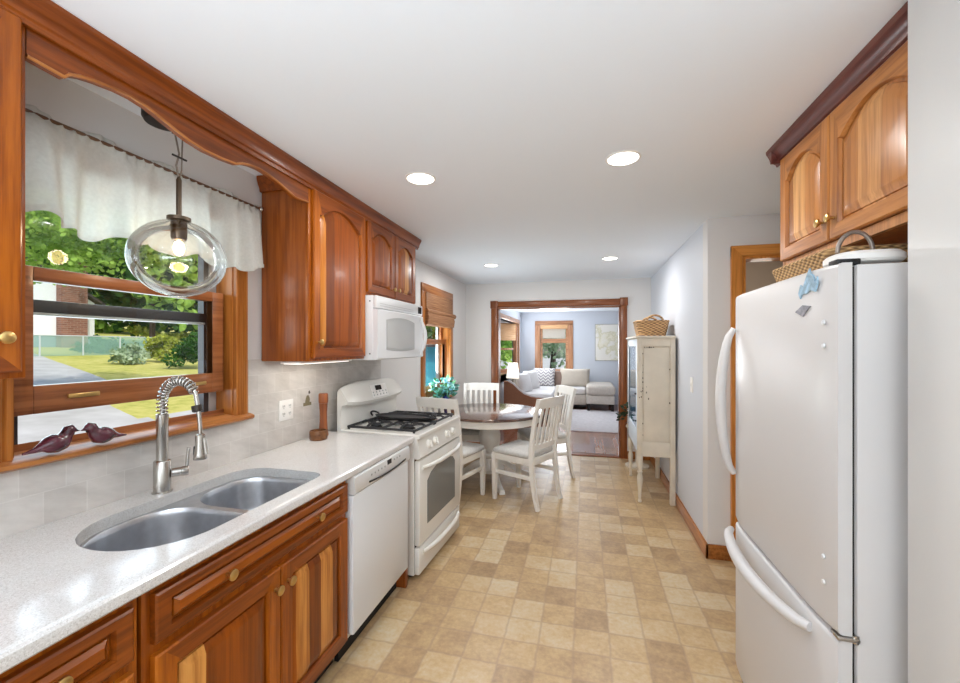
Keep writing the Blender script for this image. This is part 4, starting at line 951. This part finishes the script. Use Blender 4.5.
# ------------------------------------------------------------------ dining set
def swept_bar(path, w_, d_):   # rectangular bar along a (y,z) path at x centre 0, width w_ in x, depth d_
    lp = []
    for i, (y, z) in enumerate(path):
        a = Vector(path[max(0, i-1)]); b = Vector(path[min(len(path)-1, i+1)]); t = (b-a).normalized(); nrm = Vector((t.y, -t.x))
        k = d_[i] if isinstance(d_, (list, tuple)) else d_
        lp.append([(-w_/2, y+nrm.x*k/2, z+nrm.y*k/2), (w_/2, y+nrm.x*k/2, z+nrm.y*k/2), (w_/2, y-nrm.x*k/2, z-nrm.y*k/2), (-w_/2, y-nrm.x*k/2, z-nrm.y*k/2)])
    return lp
def make_chair(label):
    r = thing('dining_chair', label, 'chair', (0, 0, 0), 0, 'cream dining chairs round the table', world=False)
    rear = [(-.285, 0), (-.258, .10), (-.236, .22), (-.222, .34), (-.215, .45), (-.222, .58), (-.242, .74), (-.268, .88), (-.295, 1.0)]
    dep = [.030, .034, .038, .042, .044, .040, .036, .032, .028]
    for sx in (-1, 1):
        lp = swept_bar(rear, .034, dep); MB().loops([[(x+sx*.208, y, z) for x, y, z in l] for l in lp]).build('rear_leg', 'chair', r, smooth=25)
        MB().loops([[(sx*.205+a*w_, .205+b*w_, z) for a, b in ((-1, -1), (1, -1), (1, 1), (-1, 1))] for w_, z in ((.016, 0), (.022, .30), (.023, .455))]).build('front_leg', 'chair', r, smooth=25)
        MB().box(sx*.205-.011, sx*.205+.011, -.215, .19, .255, .292, .003).build('stretcher', 'chair', r)
    MB().box(-.205, .205, .19, .215, .39, .452, .002).box(-.205, .205, -.225, -.200, .39, .452, .002).box(-.215, -.190, -.21, .2, .39, .452, .002).box(.190, .215, -.21, .2, .39, .452, .002).build('seat_frame', 'chair', r)
    def cush(a, b):
        pass
    sc = MB(); cl = []
    for k, z in ((.97, .452), (1.0, .462), (1.0, .480), (.965, .494), (.85, .505), (.55, .512), (.1, .514)):
        cl.append([(x*k, y*k, z) for x, y in rrect(-.228, .228, -.205, .235, .05, 5)])
    sc.loops(cl).build('seat', 'seat', r, smooth=60)
    tr = MB(); n = 12; lp = []
    for i in range(n+1):
        x = -.226+.452*i/n; b_ = -.024*(1-(2*i/n-1)**2); tz = .006*(1-(2*i/n-1)**2)
        lp.append([(x, -.288+b_+.013, .915), (x, -.308+b_+.016, 1.002+tz), (x, -.308+b_-.008, 1.002+tz), (x, -.288+b_-.010, .915)])
    tr.loops(lp).build('top_rail', 'chair', r, smooth=30)
    lr = MB(); lp = []
    for i in range(n+1):
        x = -.195+.39*i/n; b_ = -.018*(1-(2*i/n-1)**2); lp.append([(x, -.205+b_, .525), (x, -.208+b_, .575), (x, -.228+b_, .575), (x, -.225+b_, .525)])
    lr.loops(lp).build('lower_rail', 'chair', r, smooth=30)
    for i in range(5):
        x = -.136+.068*i; k = 1-(x/.2)**2
        pth = [(-.217-.018*k, .565), (-.236-.021*k, .70), (-.262-.023*k, .83), (-.283-.024*k, .93)]
        MB().loops([[(px_+x, y, z) for px_, y, z in l] for l in swept_bar(pth, .030, .012)]).build('slat', 'chair', r, smooth=25)
    return r
def place(o, x, y, fx, fy): o.location = (x, y, 0); o.rotation_euler = (0, 0, math.atan2(fy, fx)-PI/2)
A_ = make_chair('cream slat-back dining chair with pale seat standing in the open floor before the table')
B_ = copy_tree(A_); B_['label'] = 'cream slat-back dining chair partly hidden behind the one standing in the open floor'
C_ = copy_tree(A_); C_['label'] = 'cream slat-back dining chair facing the camera from behind the round table'
D_ = copy_tree(A_); D_['label'] = 'cream dining chair tucked behind the range, top rail and seat corner showing'
place(A_, -.575, 3.99, -.90, .43); place(B_, -.475, 4.765, -.87, -.49); place(C_, -1.225, 4.80, .2, -.98); place(D_, -1.239, 3.82, .27, .96)
tb = thing('dining_table', 'round pedestal dining table with dark wood top and cream base', 'table', (-1.03, 4.46, 0))
tx, ty = -1.03, 4.46
MB().lathe([(.59, .732), (.60, .737), (.602, .748), (.598, .757), (.588, .760), (.001, .7602)], (tx, ty, 0), 72).build('tabletop', 'tabletop', tb, smooth=50)
MB().lathe([(.545, .655), (.55, .66), (.553, .725), (.575, .732), (.50, .732), (.50, .655)], (tx, ty, 0), 64, cap=False).build('apron', 'chair', tb, smooth=40)
MB().lathe([(.16, .10), (.165, .13), (.12, .16), (.085, .20), (.080, .24), (.105, .27), (.11, .29), (.095, .31), (.10, .36), (.118, .44), (.12, .50), (.105, .555), (.10, .57), (.115, .58), (.115, .60), (.10, .615), (.14, .65), (.25, .66), (.25, .70)], (tx, ty, 0), 40).build('pedestal', 'chair', tb, smooth=40)
for k in range(4):
    a = math.radians(-63+90*k); ca, sa_ = math.cos(a), math.sin(a)
    pf = [(.08, .20, .035), (.18, .17, .034), (.30, .10, .030), (.40, .045, .026), (.46, .028, .026), (.52, .024, .024)]
    lp = []
    for r_, z, hgt in pf: lp.append([(tx+ca*r_-sa_*w_, ty+sa_*r_+ca*w_, z+dz) for w_, dz in ((-.028, -hgt*.9), (.028, -hgt*.9), (.024, hgt*.7), (0, hgt), (-.024, hgt*.7))])
    MB().loops(lp).build('foot', 'chair', tb, smooth=40)
# flower arrangement
def leaf(mb, p, d, l, w_):
    d = Vector(d).normalized(); s_ = d.cross(Vector((random.uniform(-1, 1), random.uniform(-1, 1), random.uniform(-1, 1)))).normalized(); n_ = d.cross(s_)
    p = Vector(p); pts = [p, p+d*l*.35+s_*w_*.5+n_*l*.06, p+d*l*.7+s_*w_*.42, p+d*l, p+d*l*.7-s_*w_*.42, p+d*l*.35-s_*w_*.5+n_*l*.06]
    vs = [mb.bm.verts.new(q) for q in pts]; mb._face(vs)
fx, fy = -1.55, 4.46
fl_ = thing('flower_vase', 'cobalt blue vase of blue flowers and leaves on the dining table', 'vase of flowers', (fx, fy, .761))
MB().lathe([(.03, .761), (.05, .775), (.058, .81), (.05, .86), (.034, .89), (.036, .915), (.040, .922), (.033, .92), (.028, .89)], (fx, fy, 0), 26).build('vase', 'vase', fl_, smooth=60)
lf, lf2, fw, stm = MB(), MB(), MB(), MB()
for i in range(60):
    a = random.uniform(0, 2*PI); r_ = random.uniform(.03, .27); z = random.uniform(.92, 1.14)-r_*.25; p = (fx+r_*math.cos(a)*.4, fy+r_*math.sin(a), z)
    stm.tube([(fx, fy, .90), (fx+r_*.45*math.cos(a), fy+r_*.45*math.sin(a), (.90+z)/2+.03), p], .0022, 5)
    for k in range(3): leaf(lf if (i+k) % 3 else lf2, p, (math.cos(a)+random.uniform(-1, 1), math.sin(a)+random.uniform(-1, 1), random.uniform(-.4, .9)), random.uniform(.05, .085), random.uniform(.03, .045))
    if i % 4 == 0:
        for k in range(6): leaf(fw, p, (math.cos(k*PI/3), math.sin(k*PI/3), .5), .03, .022)
stm.build('stem', 'leaf_d', fl_); lf.build('foliage', 'leaf_bl', fl_, recalc=False); lf2.build('foliage', 'leaf', fl_, recalc=False); fw.build('flower', 'flower', fl_, recalc=False)

# roman shade on the dining window
rs = thing('roman_shade', 'brown woven roman shade folded up in the dining window', 'window shade', (WX+.03, 4.52, 1.7))
MB().box(WX+.012, WX+.03, 4.10, 4.985, 1.86, 2.06, .003).build('headrail_panel', 'bamboo', rs)
MB().loops([[(WX+.03+.028*math.cos(t)*1.0, y, 1.855+.030*math.sin(t)) for t in [2*PI*i/14 for i in range(14)]] for y in (4.09, 5.06)]).build('fold', 'bamboo', rs, smooth=60)
MB().prism([(WX+.012, 1.84), (WX+.05, 1.835), (WX+.062, 1.79), (WX+.05, 1.715), (WX+.014, 1.70)], 'y', 4.09, 4.99).build('stacked_fold', 'bamboo', rs)

# white hutch
ht = thing('display_hutch', 'tall chipped white display hutch on turned legs against the hall wall', 'hutch', (.65, 4.55, 0))
hx0, hx1, hy0, hy1 = .478, .812, 4.12, 4.98
MB().box(hx0+.03, hx1-.02, hy0+.015, hy1-.015, .45, 1.555).build('case', 'hutch', ht)
MB().box(hx0-.02, hx1+.003, hy0-.022, hy1+.022, 1.555, 1.575, .006).build('top', 'hutch', ht)
# near side: frame and recessed panel
MB().box(hx0, hx0+.045, hy0, hy0+.03, .44, 1.553, .003).build('corner_stile', 'hutch', ht)
MB().box(hx0+.045, hx1-.045, hy0+.003, hy0+.02, 1.475, 1.553, .002).build('side_rail', 'hutch', ht)
MB().box(hx0+.045, hx1-.045, hy0+.003, hy0+.02, .44, .575, .002).build('side_rail', 'hutch', ht)
MB().box(hx0+.058, hx1-.058, hy0+.008, hy0+.016, .588, 1.462, .003).build('side_panel', 'hutch', ht)
specks = MB()
for i in range(26):
    x, z = random.choice([(hx0+.05, random.uniform(.6, 1.5)), (hx1-.05, random.uniform(.6, 1.5)), (random.uniform(hx0+.06, hx1-.08), 1.468), (random.uniform(hx0, hx0+.15), random.uniform(.95, 1.1))]); s_ = random.uniform(.003, .008)
    specks.box(x-s_*.5, x+s_*.5, hy0-.0008, hy0+.009, z-s_, z+s_)
specks.build('paint_chip', 'trunk', ht, smooth=0)['kind'] = 'stuff'
for y in (hy0+.024, hy1-.024):
    MB().lathe([(.012, 0), (.018, .012), (.012, .03), (.016, .10), (.026, .20), (.027, .24), (.018, .275), (.026, .29), (.018, .305), (.026, .33), (.028, .345), (.028, .44)], (hx0+.026, y, 0), 18).build('turned_leg', 'hutch', ht)
    MB().box(hx1-.045, hx1, y-.022, y+.022, 0, 1.553 if y < 4.5 else .44, .003).build('rear_post', 'hutch', ht)
MB().box(hx0+.03, hx0+.05, hy0+.03, hy1-.03, .44, .475).build('front_apron', 'hutch_daylit', ht)
hd_ = MB().box(hx0, hx0+.022, hy0+.045, hy0+.115, .48, 1.545, .003).box(hx0, hx0+.022, hy1-.10, hy1-.03, .48, 1.545, .003).box(hx0, hx0+.022, hy0+.115, hy1-.10, 1.475, 1.545, .003).box(hx0, hx0+.022, hy0+.115, hy1-.10, .48, .68, .003).build('glass_door', 'hutch_daylit', ht)
MB().box(hx0+.008, hx0+.012, hy0+.11, hy1-.095, .675, 1.48).build('pane', 'hutchglass', hd_)
for z in (.76, 1.02): MB().lathe([(.008, 0), (.010, .012), (.001, .016)], (hx0, hy0+.08, z), 12, (-1, 0, 0)).build('knob', 'black', hd_)
hb = thing('wicker_basket', 'brown wicker basket with arched handles on top of the white hutch', 'basket', (.64, 4.42, 1.576))
MB().loops([rr3(.515, .765, 4.29, 4.56, .05, 1.576), rr3(.495, .785, 4.27, 4.58, .06, 1.66), rr3(.488, .792, 4.263, 4.587, .06, 1.72), rr3(.50, .78, 4.275, 4.575, .05, 1.72), rr3(.525, .755, 4.30, 4.55, .05, 1.59)]).build('basket_body', 'basket', hb)
for y in (4.265, 4.585): MB().tube([(.655+.075*math.cos(t), y, 1.715+.062*math.sin(t)) for t in [PI*i/14 for i in range(15)]], .010, 8).build('handle', 'basket', hb)
MB().tube(rr3(.492, .788, 4.267, 4.583, .06, 1.722), .010, 8, closed=True).build('rim', 'basket', hb)
sw = thing('light_switch', 'white light switch plate on the hall wall beside the hutch', 'switch', (RX, 3.6, 1.17))
MB().box(RX-.006, RX, 3.565, 3.635, 1.11, 1.23, .002).build('plate', 'plastic', sw); MB().box(RX-.012, RX-.005, 3.594, 3.606, 1.158, 1.182, .002).build('toggle', 'plastic', sw)
pp = thing('potted_plant', 'dark green trailing plant on a small stand behind the white hutch', 'potted plant', (.60, 5.36, 0))
MB().lathe([(.14, 0), (.14, .02), (.02, .04), (.018, .46), (.13, .48), (.13, .50)], (.62, 5.36, 0), 20).build('stand', 'hutch', pp)
MB().lathe([(.07, .50), (.095, .62), (.098, .63), (.088, .63), (.08, .60), (.001, .60)], (.62, 5.36, 0), 22).build('pot', 'terracotta', pp)
lf = MB()
for i in range(90):
    a = random.uniform(0, 2*PI); r_ = random.uniform(.03, .2); z = .66+.10*random.random()-max(0, r_-.1)*random.uniform(.2, 2.0)
    leaf(lf, (.62+r_*math.cos(a)*.95-.02, 5.36+r_*math.sin(a), z), (math.cos(a), math.sin(a), random.uniform(-.6, .8)), .06, .04)
lf.build('foliage', 'leaf_d', pp, recalc=False)

# ------------------------------------------------------------------ living room
tag(MB().box(-.30, 1.9, 7.30, 9.75, 0.0, .014, .005).build('area_rug', 'rug', loc=(.8, 8.5, 0)), 'pale grey area rug on the hardwood floor before the sofa', 'rug')
sf = thing('sectional_sofa', 'pale corner sectional sofa with chaise and tan outer side in the living room', 'sofa', (-.5, 9.6, 0))
ap = [(-1.60, .12), (-1.60, .76), (-1.52, .755), (-1.42, .70), (-1.30, .585), (-1.18, .50), (-1.05, .455), (-.85, .435), (-.66, .43), (-.63, .41), (-.63, .12)]
MB().loops([[(x, y, z) for x, z in ap] for y in (8.20, 8.205, 8.36)]).build('arm', 'sofa_br', sf, smooth=40)
MB().tube([(x, 8.275, z+.004) for x, z in ap[2:-1]], .03, 10, 1.0).build('arm_piping', 'cush_w', sf)
MB().box(-1.34, -.66, 8.36, 9.85, .10, .34, .02).build('seat_base', 'sofa', sf)
MB().box(-1.60, .02, 9.85, 10.80, .10, .34, .02).build('seat_base', 'sofa', sf)
MB().box(-1.60, -1.36, 8.92, 10.80, .30, .78, .05, 3).build('back', 'sofa', sf)
MB().box(-1.36, .02, 10.56, 10.80, .30, .76, .05, 3).build('back', 'sofa', sf)
MB().box(-1.34, -.65, 8.38, 9.20, .34, .50, .05, 3).build('seat_cushion', 'cush_w', sf)
MB().box(-1.34, -.65, 9.21, 10.54, .34, .50, .05, 3).build('seat_cushion', 'cush_w', sf)
MB().box(-.64, .02, 9.86, 10.54, .34, .50, .05, 3).build('seat_cushion', 'cush_w', sf)
MB().box(.03, .64, 9.58, 10.78, .17, .365, .02).build('chaise_base', 'sofa', sf)
MB().box(.025, .66, 9.55, 10.78, .365, .585, .07, 4).build('chaise_cushion', 'sofa', sf)
for x, y in ((.08, 9.65), (.60, 9.65), (.60, 10.7), (-1.3, 8.45), (-.75, 8.45), (-.6, 9.95)): MB().box(x-.03, x+.03, y-.03, y+.03, 0.0 if y > 9.76 or x < -.4 else .014, .17 if x > 0 else .12).build('leg', 'gap', sf)
def pillow(c, w_, h_, t, rz, tilt, m, label, name='throw_pillow', grp='cushions on the sofa'):
    mb = MB(); n = 14
    def f(s_):
        def g_(u, v):
            a, b = 2*u-1, 2*v-1; k = max(0, (1-abs(a)**3))**.5*max(0, (1-abs(b)**3))**.5
            pin = 1-.06*(1-abs(a*b))
            return (a*w_/2*pin, s_*k*t/2, b*h_/2*pin)
        return g_
    mb.grid(f(1), n, n); mb.grid(f(-1), n, n)
    o = mb.build(name, m, smooth=80); o.location = c; o.rotation_euler = (tilt, 0, rz)
    return tag(o, label, 'pillow', grp)
pillow((-1.27, 8.80, .675), .52, .46, .20, PI/2-.35, -.25, 'cush_w', 'white sofa cushion nearest the tan sofa arm')
pillow((-1.20, 9.45, .69), .52, .46, .20, PI/2-.5, -.22, 'cush_w', 'white sofa cushion second from the tan sofa arm')
pillow((-.98, 10.22, .705), .54, .46, .18, -.15, -.2, 'zigzag', 'grey and white zigzag patterned pillow in the middle of the sofa')
pillow((-.60, 10.32, .67), .40, .42, .16, .05, -.18, 'cush_br', 'brown pillow between the zigzag pillow and the big beige one')
pillow((-.24, 10.30, .70), .72, .46, .24, .05, -.2, 'cush_b', 'large beige back cushion beside the chaise')
fl2 = thing('floor_lamp', 'white shaded lamp standing by the bay windows behind the sofa arm', 'lamp', (-1.485, 8.62, 0))
lx, ly = -1.485, 8.62
MB().lathe([(.11, 0), (.11, .015), (.02, .03), (.012, .05), (.012, .84)], (lx, ly, 0), 24).build('stand', 'bronze', fl2)
MB().lathe([(.14, .80), (.10, 1.12)], (lx, ly, 0), 32, cap=False).build('shade', 'shade_l', fl2, solid=.003)
ar = thing('wall_print', 'pale framed map print hanging on the living room wall above the chaise', 'picture', (.68, LY, 1.1))
MB().box(.245, 1.12, LY-.03, LY, 1.10, 2.04, .003).build('frame', 'button', ar); MB().box(.262, 1.103, LY-.033, LY-.029, 1.117, 2.023).build('print', 'map', ar, smooth=0)
rs = thing('bamboo_shade', 'tan woven shade rolled at the top of the far living room window', 'window shade', (-.79, LY-.03, 1.9))
MB().box(-1.14, -.44, LY-.02, LY+.02, 1.93, 2.03, .004).build('roll', 'bamboo_l', rs)
MB().box(-1.08, -.50, LY+.02, LY+.024, 1.68, 1.93).build('screen', cloth_translucent('pale_shade_cloth', (236, 228, 218), .5, .25), rs, smooth=0)
tag(bay_shade.build('bamboo_shade', 'bamboo_l', loc=(-1.95, 10.1, 1.62)), 'pale woven shade on the angled bay window by the living room corner', 'window shade')

# ------------------------------------------------------------------ outside, beyond the windows
def gz(x): 
    d = -x
    return -.45 if d < 10.5 else -.45+(d-10.5)*.0714
gm = MB(); xs = [4, -6, -10.5, -14, -20, -29, -45, -70, -110]
gm.loops([[(x, -30, gz(x)), (x, 90, gz(x))] for x in xs], False, False, False)
g = gm.build('ground', 'ground', smooth=0); g['kind'] = 'structure'
hs = thing('neighbor_house', 'white-sided house with brick chimney across the street, seen through the sink window', 'house', (-36.4, 19, 1.3))
MB().box(-46, -36.4, 11.0, 23.1, 2.2, 4.75).build('wall', 'siding', hs)
MB().box(-45.9, -36.45, 11.05, 23.05, .8, 2.2).build('foundation', 'foundation', hs)
MB().prism([(11.0, 4.75), (23.1, 4.75), (17.05, 8.6)], 'x', -46, -36.4).build('gable', 'siding', hs)
for s_ in (1, -1):
    y0, y1 = (23.6, 17.05) if s_ > 0 else (10.5, 17.05)
    MB().loops([[(x, y0, 4.55), (x, y1, 8.75), (x, y1, 8.95), (x, y0, 4.75)] for x in (-46.4, -36.0)]).build('roof_slope', 'rooft', hs)
MB().box(-36.4, -35.9, 20.75, 22.35, .8, 7.6).build('chimney', 'brick', hs)
for y in (13.2, 15.8): MB().box(-36.42, -36.37, y, y+1.2, 2.9, 4.2).build('window', 'alu', hs)
fc = thing('chain_fence', 'pale green chain-link fence along the lawn in front of the white house', 'fence', (-31, 17, .98))
fy0, fy1, fX = 12.0, 22.2, -29.5
for i in range(6): y = fy0+(fy1-fy0)*i/5; MB().tube([(fX, y, gz(fX)-.1), (fX, y, gz(fX)+1.2)], .04, 8).build('post', 'alu_lt', fc)
MB().tube([(fX, fy0, gz(fX)+1.18), (fX, fy1, gz(fX)+1.18)], .03, 8).build('top_rail', 'alu_lt', fc)
MB().loops([[(fX-.01, y, z) for y, z in ((fy0, gz(fX)), (fy1, gz(fX)), (fy1, gz(fX)+1.16), (fy0, gz(fX)+1.16))], [(fX+.01, y, z) for y, z in ((fy0, gz(fX)), (fy1, gz(fX)), (fy1, gz(fX)+1.16), (fy0, gz(fX)+1.16))]]).build('netting', 'net', fc, smooth=0)

def crown_mesh(c, r, n, s, ncl=12):
    mb = MB(); c = Vector(c)
    cl = [(Vector((random.gauss(0, .45)*r[0], random.gauss(0, .45)*r[1], random.gauss(0, .4)*r[2])), random.uniform(.3, .5)) for _ in range(ncl)]
    for i in range(n):
        q, k = random.choice(cl); d = Vector((random.gauss(0, 1), random.gauss(0, 1), random.gauss(0, 1))).normalized()*random.random()**.3
        p = c+q+Vector((d.x*r[0]*k, d.y*r[1]*k, d.z*r[2]*k))
        leaf(mb, p, (random.gauss(0, 1), random.gauss(0, 1), random.gauss(0, .8)), s*random.uniform(.7, 1.3), s*.7)
    return mb
CAMP = Vector((0, 0, 1.48)); TH = math.radians(14.365)
def at(u, D, z):   # ground position seen at picture column u, at depth D
    t = (u-480)/410; return (D*(-math.sin(TH)+t*math.cos(TH)), D*(math.cos(TH)+t*math.sin(TH)), z)
def tree(u, D, zc, r, n, s, m, label, grp='trees beyond the sink window', cat='tree', name='leafy_tree', trunk=True, ncl=12):
    x, y, _ = at(u, D, 0); g0 = gz(x)
    o = thing(name, label, cat, (x, y, g0), 0, grp)
    crown_mesh((x, y, zc), r, n, s, ncl).build('crown', m, o, smooth=0, recalc=False)
    if trunk: MB().tube([(x, y, g0-.2), (x+.1, y, (g0+zc)/2), (x, y+.1, zc)], [.22, .16, .08], 8).build('trunk', 'trunk', o)
    return o
tree(85, 12, 5.2, (3.0, 3.0, 1.2), 14000, .15, 'tree1', 'bright green maple branches filling the upper corner of the sink window', trunk=False, ncl=60)
mo = bpy.data.objects['leafy_tree']; bx_ = Vector(mo.location)
MB().tube([(-11.5, 2.0, gz(-11.5)-.2), (-11.4, 2.2, 3.0), (-11.2, 3.2, 4.6), (bx_.x+.4, bx_.y-.6, 5.2), (bx_.x, bx_.y+1.0, 5.5)], [.28, .22, .15, .09, .03], 8).build('trunk', 'trunk', mo)
tree(152, 33, 9.0, (6, 6, 5), 2600, .7, 'tree2', 'tall deep green tree beside the brick chimney of the white house')
tree(196, 38, 9, (7, 7, 6), 2600, .8, 'tree2', 'broad deep green tree behind the pendant globe')
tree(230, 40, 9, (7, 7, 6), 2600, .8, 'tree1', 'light green tree at the casing edge of the sink window')
tree(20, 50, 10, (8, 8, 7), 2200, .9, 'tree2', 'dark tree rising behind the roof of the white house')
tree(80, 55, 11, (9, 9, 8), 2200, 1.0, 'tree1', 'pale green tree far behind the brick chimney')
tree(150, 58, 9, (10, 10, 8), 2400, 1.0, 'tree1', 'hazy green tree in the far gap between the deep green trees')
tree(205, 62, 9, (10, 10, 8), 2400, 1.0, 'tree2', 'dark far tree behind the clipped bushes')
tree(102, 27, 1.45, (1.0, 1.0, .8), 600, .25, 'tree4', 'low rounded green bush at the end of the chain-link fence', 'bushes on the far lawn', 'bush', 'garden_bush', False)
tree(127, 22, .95, (.8, .8, .6), 700, .2, 'tree5', 'silvery loose bush at the edge of the far lawn', 'bushes on the far lawn', 'bush', 'garden_bush', False)
tree(163, 24, 1.3, (.8, .8, .8), 900, .2, 'tree3', 'yellow-green open bush in the middle of the far lawn', 'bushes on the far lawn', 'bush', 'garden_bush', False)
tree(190, 22, 1.35, (1.1, 1.1, .85), 1400, .18, 'tree4', 'dense dark clipped bush beneath the pendant globe', 'bushes on the far lawn', 'bush', 'garden_bush', False)
tree(178, 35, 2.3, (2.6, 2.2, .8), 1200, .3, 'tree3', 'wide yellow-green shrub behind the dark clipped bush', 'bushes on the far lawn', 'bush', 'garden_bush', False)
light('POINT', 'back_hall_fill', (1.5, 4.1, 2.1), 9, (1, .93, .84), size=.1)  # added fill to brighten the hall beyond the doorway, no fixture
light('AREA', 'daylight_dining_window', (-1.95, 4.5, 1.3), 30, (.86, .94, 1.0), rot=(0, -PI/2-.75, 0), size=.9, size_y=.7)
# beside the dining window and the living room
sh = thing('garden_shed', 'teal painted shed outside the dining window', 'shed', (-3.7, 10.5, -.45))
MB().box(-4.9, -2.75, 9.5, 12.3, -.45, 1.46).build('wall', 'teal', sh); MB().box(-5.1, -2.6, 9.3, 12.5, 1.46, 1.54).build('roof', 'rooft', sh)
def tree_at(x, y, zc, r, n, s, m, label):
    o = thing('leafy_tree', label, 'tree', (x, y, -.45), 0, 'trees round the living room')
    crown_mesh((x, y, zc), r, n, s).build('crown', m, o, smooth=0, recalc=False)
    MB().tube([(x, y, -.6), (x+.1, y, zc)], [.18, .08], 8).build('trunk', 'trunk', o)
tree_at(-6.0, 17, 2.6, (2.4, 2.2, 2.4), 2600, .3, 'tree2', 'green tree above the teal shed outside the dining window')
tree_at(-1.3, 16.5, 1.5, (2.6, 1.6, 1.9), 1700, .2, 'tree5', 'silvery green tree outside the far living room window')
tree_at(-3.6, 15.2, 2.0, (1.5, 1.6, 2.3), 2600, .2, 'tree1', 'light green tree outside the bay windows')
